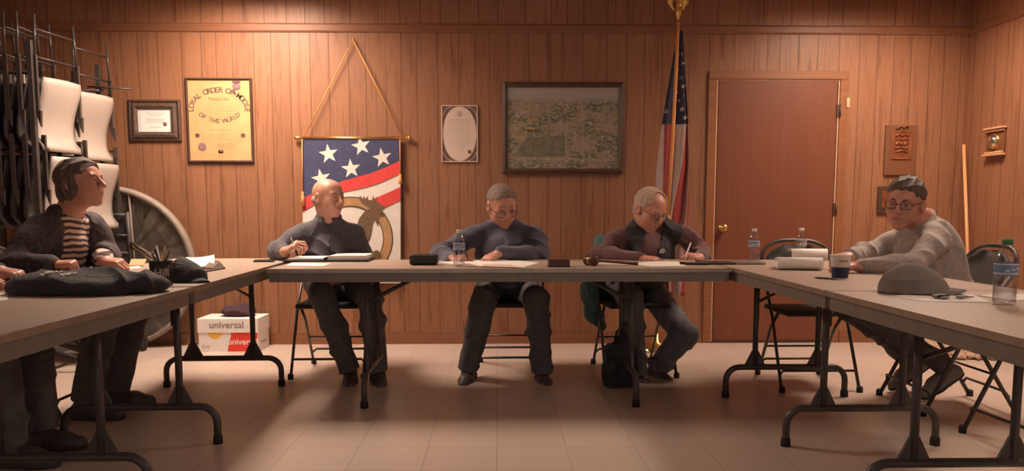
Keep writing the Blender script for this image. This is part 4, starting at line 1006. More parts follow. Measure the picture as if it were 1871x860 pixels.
# small certificate in the carved frame
t, x, z, w, h = hung('framed_certificate', 'small white certificate in a wide carved dark frame', 'framed certificate', 236, 182, 328, 258)
m_ = MB(); frame_ring(m_, (x, WY-.002, z), w, h, .026, .02); m_.build('outer_frame', M['frame_dark'], t)
m_ = MB(); frame_ring(m_, (x, WY-.008, z), w-.05, h-.05, .046, .024); m_.build('carved_frame', M['frame_carved'], t)
s_ = MB(); s_.box((x+.004, WY-.012, z-.002), (w-.135, .004, h-.135)); o3 = np.array([x+.004, WY-.0148, z])
for i, (l, dz) in enumerate(((.16, .055), (.10, .04), (.14, .012), (.13, 0), (.15, -.012), (.09, -.05))): s_.box(o3+EZ*dz, (l, .0006, .003), mi=1)
s_.lathe([(.0155, 0), (.0155, .001), (0, .0014)], o3+EX*.074+EZ*(-.026), 18, 2, (0, -1, 0))
for sx in (-1, 1): s_.box(o3+EX*(sx*.113), (.004, .0006, h-.145), mi=1)
s_.build('certificate_sheet', [M['paper'], M['ink_grey'], M['purple']], t)

# oval certificate
t, x, z, w, h = hung('framed_certificate', 'pale certificate with an oval field and dark corners in a thin light frame', 'framed certificate', 807, 192, 873, 296)
m_ = MB(); frame_ring(m_, (x, WY-.002, z), w, h, .009, .014); m_.build('frame', M['paper_cream'], t)
s_ = MB(); s_.box((x, WY-.007, z), (w-.016, .004, h-.016), mi=1); o3 = np.array([x, WY-.0095, z])
def superell(a, b, n, e=2.6): return [(a*math.copysign(abs(math.cos(q))**(2/e), math.cos(q)), b*math.copysign(abs(math.sin(q))**(2/e), math.sin(q))) for q in np.linspace(0, 2*math.pi, n, endpoint=False)]
s_.prism(superell(w/2-.012, h/2-.010, 48, 2.15), o3, EX, EZ, .0008, 0)
for sx in (-1, 1):
    for sz in (-1, 1):
        c = o3+EX*sx*(w/2-.012)+EZ*sz*(h/2-.012)
        s_.tube([c+EX*(-sx)*(.075*(1-math.sin(q)))*1.0+EZ*(-sz)*(.075*(1-math.cos(q)))-np.array([0, .0005, 0]) for q in np.linspace(0.1, math.pi/2-.1, 9)], .0022, 5, 0)
o3 = o3-np.array([0, .0014, 0])
for i in range(13): s_.box(o3+EZ*(.105-.0165*i), ((.16 if i == 1 else .13+.05*math.sin(i*2.3)**2), .0005, .0045 if i < 2 else .0025), mi=2)
s_.lathe([(.018, 0), (.012, .0006), (.011, .0002), (0, .0002)], o3+EZ*.150, 16, 2, (0, -1, 0))
s_.prism([(-.012, .01), (.0, .014), (.014, .004), (.012, -.012), (0, -.016), (-.014, -.004)], o3+EX*.075+EZ*(-.135), EX, EZ, .001, 3)
s_.build('certificate_sheet', [M['paper_cream'], M['ink'], M['ink_grey'], M['ink']], t)

# aerial photograph in a broad dark frame
t, x, z, w, h = hung('framed_photograph', 'large framed aerial photograph of fields, woods and buildings', 'framed photograph', 918, 150, 1141, 317)
m_ = MB(); frame_ring(m_, (x, WY-.002, z), w, h, .040, .032); m_.build('frame', M['frame_dark'], t)
s_ = MB(); pw, ph = w-.075, h-.075; Y_ = WY-.012; s_.box((x, Y_, z), (pw, .004, ph)); o3 = np.array([x, Y_-.0026, z])
M['aerial'] = mat_aerial(x-pw/2, x+pw/2, z-ph/2, z+ph/2)
def pp(zx, zy): return ((zx-725)/990-.5)*pw, (.5-(zy-5)/640)*ph
def strip(pts, wd, mi):
    q = [np.array(pp(*p)) for p in pts]
    for a, b in zip(q[:-1], q[1:]):
        d = unit(np.append(b-a, 0))[:2]; nrm = np.array([-d[1], d[0]])*wd/2
        s_.flat([a+nrm, b+nrm, b-nrm, a-nrm], o3, EX, EZ, mi)
strip([(728, 560), (1715, 575)], .017, 1); strip([(728, 590), (1715, 600)], .010, 3); strip([(1250, 290), (1247, 560)], .012, 1); strip([(1380, 100), (1395, 300), (1400, 560)], .009, 1); strip([(740, 555), (880, 400), (905, 330)], .008, 1)
strip([(905, 260), (1000, 265)], .026, 2); strip([(885, 330), (980, 335)], .03, 2); strip([(810, 395), (880, 395)], .018, 2); strip([(1020, 200), (1200, 205)], .006, 1); strip([(1400, 205), (1600, 205)], .006, 1)
for q in ((960, 275), (985, 275), (915, 345), (945, 345), (970, 345)): strip([(q[0]-7, q[1]), (q[0]+7, q[1])], .012, 4)
s_.flat([pp(900, 400), pp(1235, 380), pp(1240, 550), pp(780, 548)], o3+np.array([0, .0002, 0]), EX, EZ, 5)
s_.build('photograph_print', [M['aerial'], mat('pale_road_print', (.30, .25, .18), .6, var=.3, vscale=60), mat('yellow_building_print', (.34, .235, .105), .6, var=.3, vscale=90), mat('field_print', (.24, .195, .13), .6, var=.4, vscale=50), mat('roof_print', (.13, .10, .07), .6), mat('meadow_print', (.155, .145, .095), .6, var=.25, vscale=30)], t)

# the banner with stars, stripes and antlered head
BY = WY-.030
bp_ = lambda x, y, d=0.0: at(x, y, BY)-np.array([0, d, 0])
c0 = bp_(642, 252); t = thing('fraternal_banner', 'hanging banner with white stars, red stripes and an antlered head in a ring', 'banner', (c0[0], BY, c0[2]))
cl = MB()
def bpoly(pts, d, mi): cl.add([bp_(x, y, d) for x, y in pts], [tuple(range(len(pts)))], mi)
# slightly waving cloth grid, white
nx_, nz_ = 24, 34; V = []; L0, R0, T0, B0 = 553, 732, 250, 517
for j in range(nz_+1):
    for i in range(nx_+1):
        p = bp_(L0+(R0-L0)*i/nx_, T0+(B0-T0)*j/nz_); V.append(p+np.array([0, .003*math.sin(i*.5)*(j/nz_), 0]))
cl.add(V, [(j*(nx_+1)+i, j*(nx_+1)+i+1, (j+1)*(nx_+1)+i+1, (j+1)*(nx_+1)+i) for j in range(nz_) for i in range(nx_)], 2)
up1 = [(732, 293), (715, 301), (697, 309), (675, 317), (650, 324), (625, 331), (600, 340), (575, 351), (553, 363)]
lo1 = [(732, 317), (715, 325), (697, 333), (675, 340), (650, 346), (625, 352), (600, 361), (575, 373), (553, 387)]
up2 = [(732, 341), (715, 349), (697, 357), (680, 364), (665, 370)]; lo2 = [(732, 366), (715, 374), (702, 380), (690, 385)]
D1 = .0045
bpoly([(553, 250), (732, 250)]+up1, D1, 0)
for a, b, c, d in zip(up1[:-1], up1[1:], lo1[1:], lo1[:-1]): bpoly([a, b, c, d], D1, 1)
bpoly(up2+lo2[::-1], D1, 1)
def star(cx, cy, r, rt_):
    pts = []
    for k in range(10):
        a = math.radians(rt_-90+36*k); q = r if k % 2 == 0 else r*.40; pts.append((cx+q*math.cos(a), cy+q*math.sin(a)))
    bpoly(pts, D1+.001, 2)
for cx_, cy_, rt_ in ((600.5, 281, -8), (660, 266.5, -12), (698.5, 288, -10), (641.5, 308, -6), (587, 326, -12)): star(cx_, cy_, 18.5, rt_)
def ring(cx, cy, r0, r1, a0, a1, d, mi, n=44):
    for k in range(n):
        p, q = math.radians(a0+(a1-a0)*k/n), math.radians(a0+(a1-a0)*(k+1)/n)
        bpoly([(cx+r0*math.cos(p), cy+r0*math.sin(p)), (cx+r1*math.cos(p), cy+r1*math.sin(p)), (cx+r1*math.cos(q), cy+r1*math.sin(q)), (cx+r0*math.cos(q), cy+r0*math.sin(q))], d, mi)
ring(641, 436, 60, 76, 0, 360, D1, 3); ring(641, 436, 75.4, 77, 0, 360, D1+.0006, 5); ring(641, 436, 59, 60.6, 0, 360, D1+.0006, 5)
zb = lambda pts: [(530+a/2.965, 230+b/2.965) for a, b in pts]
bpoly(zb([(372, 385), (385, 380), (392, 395), (400, 378), (408, 395), (420, 380), (425, 400), (445, 405), (450, 376), (460, 398), (470, 380), (472, 408), (492, 424), (500, 432), (516, 428), (507, 450), (482, 460), (455, 456), (430, 444), (400, 428), (380, 408)]), D1+.0016, 4)
bpoly(zb([(425, 450), (460, 448), (490, 460), (515, 474), (517, 490), (492, 494), (482, 502), (476, 542), (465, 520), (462, 502), (447, 522), (440, 565), (430, 610), (412, 640), (380, 640), (360, 600), (362, 540), (375, 500), (400, 468)]), D1+.0012, 4)
bpoly(zb([(440, 690), (455, 676), (475, 672), (492, 690), (500, 706), (480, 722), (462, 712), (448, 728)]), D1+.0016, 4)
for y_ in (.48,): bpoly(zb([(488, 470), (500, 474), (500, 480), (488, 478)]), D1+.002, 5)
# lower rim text strip of the hem
o_ = cl.build('banner_cloth', [M['flag_blue'], M['flag_red'], M['flag_white'], M['tan'], M['moose'], M['outline']], t)
bpy.context.view_layer.objects.active = o_
m_ = MB(); a, b = bp_(548, 252, .004), bp_(742, 252, .004); m_.tube([a, b], .010, 12); m_.build('rod', M['gold'], t)
for e, s in ((a, -1), (b, 1)):
    m_ = MB(); m_.lathe([(.010, 0), (.016, .004), (.010, .010), (.018, .022), (.016, .034), (.006, .042), (0, .043)], e, 14, 0, (s, 0, 0)); m_.build('finial', M['gold'], t)
pk_ = bp_(645, 73, .0); m_ = MB(); m_.tube([pk_, bp_(556, 250, .008)], .0042, 8); m_.tube([pk_, bp_(735, 250, .008)], .0042, 8); m_.build('hanging_cord', M['cord'], t)
m_ = MB(); m_.lathe([(.004, 0), (.004, .028), (.009, .030), (.008, .034), (0, .035)], pk_+np.array([0, .028, .004]), 10, 0, (0, -1, 0)); m_.build('hook', M['gold'], t)
for px_, ly_, tl in ((553, 350, 376), (731, 318, 336)):
    m_ = MB(); top_, bt, te = bp_(px_, 254, .016), bp_(px_+1, ly_, .014), bp_(px_+1, tl, .014)
    m_.tube([top_, bt], .0038, 8); m_.build('tassel_cord', M['cord'], t)
    L_ = np.linalg.norm(te-bt); m_ = MB(); m_.lathe([(.006, 0), (.011, .01), (.008, .022), (.014, .034), (.015, L_), (0, L_+.002)], bt, 12, 0, (0, 0, -1), wob=lambda a, h: 1+.08*math.sin(a*9)); m_.build('tassel', M['cord'], t)

# the draped flag on its pole
FYY = 5.72
fp = lambda x, y, d=0.0: at(x, y, FYY)-np.array([0, d, 0])
pb = fp(1198, 640); pb[2] = 0.0
t = thing('flag_on_pole', 'draped stars and stripes flag on a gold-topped wooden pole', 'flag', (pb[0], FYY, 0))
pt, pm = fp(1239, 36), fp(1219, 330); dirp = unit(pt-pm); base = pm-dirp*(pm[2]/dirp[2])
m_ = MB(); m_.tube([base, pt], .0155, 12); m_.build('pole', M['pole_wood'], t)
m_ = MB(); m_.lathe([(.14, 0), (.14, .018), (.10, .045), (.03, .07), (.024, .13), (0, .13)], base, 24); m_.build('stand', M['gold'], t)
# eagle finial: ball, body, head and raised wings
E_ = SDF(); ec = pt+np.array([0, 0, .10])
E_.cone(pt, pt+np.array([0, 0, .045]), .012, .020, .01); E_.ell(pt+np.array([0, 0, .055]), (.026, .026, .020))
E_.cone(ec+np.array([0, 0, -.02]), ec+np.array([.012, 0, .05]), .022, .026, .02); E_.ell(ec+np.array([.02, -.012, .095]), (.016, .020, .016)); E_.cone(ec+np.array([.02, -.028, .095]), ec+np.array([.022, -.044, .088]), .007, .003, .006)
for s in (-1, 1): E_.chain([ec+np.array([s*.015, .01, .05]), ec+np.array([s*.045, .015, .080]), ec+np.array([s*.058, .015, .03]), ec+np.array([s*.036, .012, -.025])], [.016, .016, .020, .006], .02)
E_.cone(ec, ec+np.array([0, .015, -.05]), .018, .010, .015)
V, Q = E_.mesh(.004); mesh_np('eagle_finial', V, Q, M['gold'], t)
rows_y = [58, 100, 150, 200, 225, 260, 300, 345, 390, 440, 490, 540]
def ip(y, ys, xs): return float(np.interp(y, ys, xs))
ys_b = [58, 225, 300, 390, 450, 540]
bx = [[1238, 1209, 1200, 1194, 1192, 1192], [1239, 1212, 1210, 1208, 1206, 1205], [1241, 1230, 1226, 1222, 1221, 1220], [1243, 1250, 1243, 1225, 1222, 1222], [1244, 1252.5, 1254.5, 1246, 1232, 1228], [1245, 1254, 1256, 1251, 1246, 1240], [1246, 1255, 1257, 1257, 1255, 1250]]
dep = [.0, .035, .0, .05, .01, .045, .0]
fl = MB(); sub = 5
RY = np.concatenate([np.linspace(58, 225, 20), np.linspace(228, 540, 30)])
V = []; cols = 6*sub+1
for y_ in RY:
    k = min(1.0, .25+(y_-58)/260)
    for c in range(cols):
        i = min(5, c//sub); f_ = (c-i*sub)/sub
        xx = ip(y_, ys_b, bx[i])*(1-f_)+ip(y_, ys_b, bx[i+1])*f_; q = .5-.5*math.cos(f_*math.pi)
        V.append(fp(xx, y_, (dep[i]*(1-q)+dep[i+1]*q)*k+.012))
Fq, mi_ = [], []
for r in range(len(RY)-1):
    for c in range(cols-1):
        yc = (RY[r]+RY[r+1])/2; i = c//sub
        Fq.append((r*cols+c, r*cols+c+1, (r+1)*cols+c+1, (r+1)*cols+c)); mi_.append(0 if yc < 226.6 else (2 if i in (0, 2, 4) else 1))
o0 = len(fl.v); fl.v += [tuple(p) for p in V]; fl.f += [tuple(o0+a for a in f_) for f_ in Fq]; fl.m += mi_; fl.sm += [True]*len(Fq)
def drape_depth(x_, y_):
    k = min(1.0, .25+(y_-58)/260)
    for i in range(6):
        a, b = ip(y_, ys_b, bx[i]), ip(y_, ys_b, bx[i+1])
        if a <= x_ <= b:
            f_ = (x_-a)/max(1e-6, b-a); q = .5-.5*math.cos(f_*math.pi); return (dep[i]*(1-q)+dep[i+1]*q)*k+.012
    return .03
for zx, zy, r_ in ((180, 165, 9), (177, 215, 11), (184, 252, 9), (175, 308, 11), (184, 343, 11), (191, 378, 8), (170, 397, 10), (180, 432, 11), (190, 466, 12), (118, 440, 9), (155, 452, 8), (166, 275, 7), (162, 365, 7)):
    cx_, cy_ = 1160+zx/2.15, zy/2.15; pts = []
    for k in range(10):
        a = math.radians(-90+36*k+8); q = r_/2.15 if k % 2 == 0 else r_/2.15*.42
        x_, y_ = cx_+q*math.cos(a)*.92, cy_+q*math.sin(a); pts.append(fp(x_, y_, drape_depth(x_, y_)+.004))
    fl.add(pts, [tuple(range(10))], 2)
fo = fl.build('flag_cloth', [M['usflag_blue'], M['usflag_red'], M['usflag_white']], t)
sd = fo.modifiers.new('thickness', 'SOLIDIFY'); sd.thickness = .003; sd.offset = 1
m_ = MB(); c1, c2 = pt+np.array([-.006, -.03, -.03]), fp(1216, 392, .085)
m_.tube([c1, c1*.72+c2*.28+np.array([-.004, -.036, 0]), c1*.4+c2*.6+np.array([0, -.02, 0]), c2], .0125, 10); m_.lathe([(.010, 0), (.018, .02), (.013, .04), (.022, .06), (.024, .16), (0, .165)], c2, 12, 0, (0, 0, -1)); m_.build('gold_cord', M['cord'], t)

# carved plaque, small dark plaque behind the grey-sweatshirt man, and the mounted ornament on the side wall
t, x, z, w, h = hung('carved_plaque', 'copper toned relief plaque on a wooden board, beside the door', 'plaque', 1615, 228, 1678, 320)
m_ = MB(); m_.box((x, WY-.0115, z), (w, .022, h), bev=.005); m_.build('board', M['plaque'], t)
m_ = MB(); cz_ = z+.045; Yp = WY-.023
frame_ring(m_, (x, Yp, cz_-.01), .155, .215, .012, .008)
m_.box((x, Yp-.001, cz_-.01), (.135, .004, .195))
def relief(pts, r): m_.tube([np.array([x+a, Yp-.006, cz_+b]) for a, b in pts], r, 8)
relief([(-.045, .115), (-.02, .135), (.01, .125), (.03, .14), (.045, .125)], .007); relief([(-.01, .12), (.0, .10), (.02, .095), (.035, .11)], .006)
relief([(-.05, .06), (-.03, .075), (-.005, .06), (.02, .075), (.045, .06)], .007); relief([(-.045, .035), (-.02, .045), (.0, .03), (.03, .04), (.05, .03)], .005)
for cx_ in (-.035, -.005, .025): m_.ball((x+cx_, Yp-.004, cz_+.002), .016, 0, 10, (1, .5, 1))
relief([(-.05, -.03), (-.01, -.022), (.03, -.034), (.052, -.026)], .006); relief([(-.045, -.06), (.0, -.05), (.045, -.062)], .006)
m_.build('relief', M['copper'], t)
t, x, z, w, h = hung('wall_plaque', 'small dark plaque half hidden behind the grey-sweatshirt man', 'plaque', 1603, 340, 1650, 390)
m_ = MB(); m_.box((x, WY-.011, z), (w, .018, h), bev=.005); m_.build('board', M['frame_dark'], t)
m_ = MB(); m_.box((x, WY-.022, z+.005), (w*.68, .004, h*.62), bev=.001); m_.lathe([(.03, 0), (.026, .004), (0, .006)], (x, WY-.023, z+.01), 16, 0, (0, -1, 0)); m_.build('plate', M['copper'], t)
a = onx(1805, 285, RX); b = onx(1840, 238, RX); yc, zc = (a[1]+b[1])/2, 1.535
t = thing('wall_ornament', 'mounted ornament with a shiny round dome between two pale ledges', 'wall ornament', (RX, yc, zc))
m_ = MB(); m_.box((RX-.010, yc, zc), (.018, .20, .20), bev=.004); m_.build('back_board', M['plaque'], t)
for s in (-1, 1):
    m_ = MB(); m_.box((RX-.025, yc, zc+s*.095), (.040, .22, .015), bev=.004); m_.box((RX-.020, yc, zc+s*.078), (.03, .20, .014), bev=.004); m_.build('ledge', M['stop'], t)
m_ = MB(); m_.lathe([(.055, 0), (.058, .006), (.052, .012)], (RX-.018, yc, zc), 24, 0, (-1, 0, 0)); m_.build('bezel', M['gold'], t)
m_ = MB(); m_.lathe([(.048, 0), (.044, .018), (.030, .032), (.012, .039), (0, .040)], (RX-.026, yc, zc), 24, 0, (-1, 0, 0)); m_.build('dome', M['chrome'], t)

# mop leaning in the corner
mt, mbm = at(1761, 266, 5.98), np.array([3.46, 5.55, .09])
t = thing('dust_mop', 'wooden-handled mop leaning in the corner behind the grey-sweatshirt man', 'mop', (mbm[0], mbm[1], 0))
m_ = MB(); m_.tube([mbm, mt], .0125, 10); m_.ball(mt, .0127, 0, 10); m_.build('handle', M['handle_wood'], t)
m_ = MB(); m_.box((mbm[0], mbm[1], .075), (.10, .05, .05), bev=.012); m_.tube([mbm-np.array([0, 0, .02]), mbm+(mt-mbm)*.06], .017, 10); m_.build('clamp', M['dark_panel'], t)
Y0 = SDF(); rr = random.Random(3)
for i in range(34):
    x0 = mbm[0]-.38+.46*i/33; y0 = mbm[1]+rr.uniform(-.05, .05)
    Y0.chain([(x0, y0+.02, .055+rr.uniform(0, .03)), (x0+rr.uniform(-.03, .03), y0-.10, .04+rr.uniform(0, .025)), (x0+rr.uniform(-.05, .05), y0-.20-rr.uniform(0, .06), .018)], [.024, .020, .015], .012)
Y0.cone((mbm[0]-.36, mbm[1]+.02, .06), (mbm[0]+.08, mbm[1]+.02, .06), .035, .035, .02); Y0.cut((0, 0, .003), (0, 0, -1))
V, Q = Y0.mesh(.008); V = wrinkle(V, Q, .006, 160, 2); mesh_np('mop_head', V, Q, M['yarn'], t)

# ------------------------------------------------------------------ the stored things at the left
# round folding table standing on edge against the wall, its underside to the room
rc = np.array([at(214, 484, 5.93)[0], 5.90, .612]); RR = .605
t = thing('round_folding_table', 'round folding table stored on its edge against the wall, underside showing', 'table', (rc[0], rc[1], 0))
lean = math.radians(4); ayv = np.array([0, -math.cos(lean), math.sin(lean)*-1.0]); Ux = np.array([1.0, 0, 0]); Uz = np.cross(ayv, Ux); Uz = Uz if Uz[2] > 0 else -Uz
m_ = MB(); m_.lathe([(RR, -.012), (RR, .012), (0, .012)], rc, 72, 0, tuple(ayv), smooth=False); m_.lathe([(0, -.012), (RR, -.012)], rc, 72, 0, tuple(ayv), smooth=False); m_.build('tabletop', M['grey_round'], t)
m_ = MB(); m_.lathe([(RR-.035, .012), (RR-.035, .045), (RR-.005, .045), (RR+.003, .02), (RR+.003, -.012)], rc, 72, 0, tuple(ayv)); m_.build('edge_band', M['rim_round'], t)
def rp(u, v, d=0.03): return rc+Ux*u+Uz*v+ayv*d
m_ = MB(); m_.tube([rp(.16, -.50), rp(.16, .56)], .008, 8); m_.tube([rp(-.2, -.5), rp(-.2, .56)], .008, 8); m_.build('batten', M['grey_round'], t)
m_ = MB()
for u in (.0, .155): m_.tube([rp(u, .42, .07), rp(u, -.10, .07)], .016, 10)
m_.tube([rp(0, .40, .07), rp(.155, .40, .07)], .014, 10); m_.tube([rp(0, .25, .075), rp(.155, .25, .075)], .010, 8); m_.tube([rp(0, .12, .075), rp(.155, .12, .075)], .010, 8)
m_.box(rp(.078, .16, .055), (.15, .02, .50), bev=.004); m_.build('leg', M['dark_panel'], t)
m_ = MB(); m_.tube([rp(.17, .20, .09), rp(.46, .02, .09)], .013, 10); m_.tube([rp(.15, .17, .075), rp(.44, -.01, .075)], .010, 8); m_.ball(rp(.40, .06, .105), .020, 0, 10); m_.build('leg', M['chrome'], t)
m_ = MB(); m_.tube([rp(.28, -.05, .06), rp(.52, .06, .06)], .009, 8); m_.tube([rp(.1, -.3, .06), rp(.5, -.18, .06)], .012, 8); m_.build('brace', M['grey_round'], t)

# hanging chair cart: posts, rails and casters
XF = -2.90
cart = thing('chair_cart', 'tall dark metal storage cart that the white chairs hang from', 'storage cart', (-3.25, 5.25, 0))
m_ = MB()
cy0, cy1, cx0, cx1 = 4.97, 5.80, -3.62, -2.87
for x_ in (cx0, cx1):
    for y_ in (cy0, cy1): m_.box((x_, y_, 1.10), (.03, .03, 1.96))
    m_.box((x_, (cy0+cy1)/2, .135), (.04, cy1-cy0+.04, .04))
for y_ in (cy0, cy1): m_.box(((cx0+cx1)/2, y_, .135), (cx1-cx0, .04, .04))
m_.build('frame', M['dark_panel'], cart)
for zt in (1.895, 1.405):
    for y_ in (5.02, 5.385, 5.43, 5.77):
        m_ = MB(); m_.tube([(cx0, y_, zt), (cx1+.02, y_, zt)], .010, 8); m_.tube([(cx1+.02, y_, zt), (cx1+.055, y_, zt+.02)], .008, 8); m_.build('rail', M['chair_metal'], cart)
m_ = MB(); m_.tube([at(160, 158, 5.7), at(242, 163, 5.75)], .006, 8); m_.build('hook_rod', M['chair_metal'], cart)
for x_ in (cx0, cx1+.24):
    for y_ in (cy0+.04, cy1-.02):
        m_ = MB(); m_.lathe([(.030, -.016), (.052, -.014), (.055, 0), (.052, .014), (.030, .016)], (x_, y_, .056), 20, 0, (1, 0, 0)); m_.box((x_, y_, .075), (.046, .045, .075)); m_.tube([(x_, y_, .07), (min(x_, cx1), y_, .135)], .016, 8); m_.build('caster', M['rubber'], cart)
# one hanging chair: white resin panel, steel legs pointing up joined by rungs
def hung_chair(t, upper=True):
    """local frame: x = outwards from the stack, y along the width, z down from the hanging rail (negative)"""
    Wd = .355
    V = []; Fc = []; ny, nz = 9, 13
    for j in range(nz):
        v = j/(nz-1); z = -.02-.455*v; off = .030*math.cos(v*math.pi*1.5)-.015*v+.025*(v > .9)
        hw = Wd/2*(1-.06*math.sin(v*math.pi)) * (1 if 0 < j < nz-1 else .93)
        for i in range(ny):
            u = -1+2*i/(ny-1); V.append((off-.022*u*u+.010, u*hw, z))
    m0 = len(V); V += [(p[0]-.018, p[1], p[2]) for p in V]
    for j in range(nz-1):
        for i in range(ny-1):
            a = j*ny+i; Fc += [(a, a+1, a+ny+1, a+ny), (m0+a, m0+a+ny, m0+a+ny+1, m0+a+1)]
    for i in range(ny-1): Fc += [(i, m0+i, m0+i+1, i+1), ((nz-1)*ny+i, (nz-1)*ny+i+1, m0+(nz-1)*ny+i+1, m0+(nz-1)*ny+i)]
    for j in range(nz-1): Fc += [(j*ny, j*ny+ny, m0+j*ny+ny, m0+j*ny), (j*ny+ny-1, m0+j*ny+ny-1, m0+j*ny+2*ny-1, j*ny+2*ny-1)]
    m_ = MB(); m_.add(V, Fc, 0, True); b = m_.build('seat_panel', M['resin']); b.parent = t
    m_ = MB(); m_.box((.012, .13, -.40), (.030, .014, .014)); s = m_.build('pivot_slot', M['plug']); s.parent = b
    for s in (-1, 1):
        m_ = MB(); m_.box((-.020, s*(Wd/2+.012), -.06), (.026, .016, .34)); m_.prism([(-.033, -.23), (.0, -.33), (.006, -.23)], (0, s*(Wd/2+.012)+.008, 0), (1, 0, 0), (0, 0, 1), .016)
        if upper: m_.tube([(-.02, s*(Wd/2+.010), .08), (-.022, s*(Wd/2-.006), .36)], .0075, 8)
        l_ = m_.build('leg', M['chair_metal']); l_.parent = t
    for zz in ((.10, .27) if upper else ()):
        m_ = MB(); m_.tube([(-.022, -Wd/2, zz), (-.022, Wd/2, zz)], .0068, 8); r_ = m_.build('rung', M['chair_metal']); r_.parent = t
lab0 = 'white folding chair hung on the cart, '
XF = -2.80; RZ = math.radians(-9)
proto = thing('hanging_chair', lab0+'facing the aisle in the upper tier', 'folding chair', (XF, 5.17, 1.885), 'white folding chairs hung on the cart'); hung_chair(proto)
dup(proto, (XF+.005, 5.60, 1.86), RZ, lab0+'upper tier, nearest the round table')
low = thing('hanging_chair', lab0+'lower tier behind the woman', 'folding chair', (XF+.01, 5.20, 1.40), 'white folding chairs hung on the cart'); hung_chair(low, False); low.rotation_euler = (0, 0, RZ)
dup(low, (XF+.02, 5.60, 1.385), RZ, lab0+'lower tier, just above the round table')
proto.rotation_euler = (0, 0, RZ)
dk = thing('hanging_chair', 'dark folding chair hung edge-on in the upper tier, next to the white chair', 'folding chair', (XF-.10, 5.12, 1.885), 'dark folding chairs hung edge-on'); hung_chair(dk)
for o in dk.children:
    if o.name.startswith('seat_panel'):
        o.data = o.data.copy(); o.data.materials.clear(); o.data.materials.append(M['dark_panel'])
m_ = MB(); m_.box((.004, -.181, -.045), (.012, .010, .055), bev=.003); b_ = m_.build('clip', M['resin']); b_.parent = dk  # pale block standing in for a bright glint on the chair edge
names5 = ('second', 'third', 'fourth', 'fifth', 'sixth', 'seventh')
for i in range(5): dup(dk, (XF-.10-.080*(i+1), 5.12-.010*(i % 2), 1.885+.010*(i % 3)), 0, 'dark folding chair hung edge-on in the upper tier, '+names5[i]+' from the white chair')
dl = thing('hanging_chair', 'dark folding chair hung edge-on in the lower tier, next to the white chair', 'folding chair', (XF-.10, 5.14, 1.40), 'dark folding chairs hung edge-on'); hung_chair(dl, False)
for o in dl.children:
    if o.name.startswith('seat_panel'): o.data = o.data.copy(); o.data.materials.clear(); o.data.materials.append(M['dark_panel'])
for i in range(4): dup(dl, (XF-.10-.080*(i+1), 5.14-.010*(i % 2), 1.40), 0, 'dark folding chair hung edge-on in the lower tier, '+names5[i]+' from the white chair')
# white chairs standing folded below the cart
def low_chair(c, ang, label):
    t = thing('white_chair', label, 'folding chair', (c[0], c[1], 0), 'white folding chairs standing by the cart')
    Rz = rot((0, 1, 0), ang); m_ = MB(); V = []; Fc = []; ny, nz = 9, 13
    for j in range(nz):
        v = j/(nz-1); zz = .02+.56*v; off = .05*math.cos(v*math.pi*1.2)
        for i in range(ny):
            u = -1+2*i/(ny-1); p = Rz @ np.array([off-.02*u*u, u*.18*(1 if 0 < j < nz-1 else .9), zz]); V.append(np.array([c[0], c[1], c[2]])+p)
    m0 = len(V); nrm = Rz @ np.array([-.016, 0, 0]); V += [v+nrm for v in V]
    for j in range(nz-1):
        for i in range(ny-1):
            a = j*ny+i; Fc += [(a, a+1, a+ny+1, a+ny), (m0+a, m0+a+ny, m0+a+ny+1, m0+a+1)]
    for i in range(ny-1): Fc += [(i, m0+i, m0+i+1, i+1), ((nz-1)*ny+i, (nz-1)*ny+i+1, m0+(nz-1)*ny+i+1, m0+(nz-1)*ny+i)]
    for j in range(nz-1): Fc += [(j*ny, j*ny+ny, m0+j*ny+ny, m0+j*ny), (j*ny+ny-1, m0+j*ny+ny-1, m0+j*ny+2*ny-1, j*ny+2*ny-1)]
    m_.add(V, Fc, 0, True); m_.build('seat_panel', M['resin'], t)
    for s in (-1, 1):
        m_ = MB(); m_.tube([np.array(c)*np.array([1, 1, 0])+np.array([-.05, s*.19, .012]), np.array(c)+Rz @ np.array([-.02, s*.19, .66])], .0105, 8); m_.build('leg', M['chair_metal'], t)
low_chair((-2.72, 5.42, .20), -10, 'white resin folding chair standing folded behind the hands of the woman')
low_chair((-2.79, 5.66, .03), 8, 'white resin folding chair standing folded by the caster of the cart')

# ------------------------------------------------------------------ carton of paper by the wall
bc = (at(368, 628, 5.9)+at(480, 628, 5.9))/2; bx_, by_ = bc[0]+.035, 5.86
w_, d_b, h_ = .445, .29, .245
t = thing('paper_carton', 'white and red carton of copy paper on the floor against the wall', 'carton', (bx_, by_, 0))
fy = by_-d_b/2; b = MB(); b.box((bx_, by_, .085), (w_-.012, d_b-.012, .17))
f0 = fy+.006
b.flat([(0, 0), (.222, 0), (.222, .165), (-.01+.03, .165), (.03, .12), (.012, .06)], (bx_-.008, f0-.0006, .003), EX, EZ, 1)
b.flat([(.055*math.cos(q), .055*math.sin(q)) for q in np.linspace(math.pi, 2*math.pi, 20)], (bx_-.095, f0-.0008, .150), EX, EZ, 2)
put_text(b, 'universal', .062, (bx_+.105, f0-.0012, .055), EX, EZ, 3); put_text(b, 'Easy', .034, (bx_-.165, f0-.0012, .030), EX, EZ, 4)
put_text(b, 'universal', .04, (bx_+w_/2-.006+.0008, by_, .05), (0, 1, 0), EZ, 4)
b.build('base', [M['box_white'], M['box_red'], M['box_yellow'], M['box_white'], M['box_grey']], t)
b = MB(); b.box((bx_, by_, .195), (w_, d_b, .105), bev=.003); put_text(b, 'universal', .072, (bx_-.01, fy-.0010, .178), EX, EZ, 1); b.build('lid', [M['box_white'], M['box_grey']], t)
F = SDF(); pc = np.array([bx_+.03, by_+.02, .245])
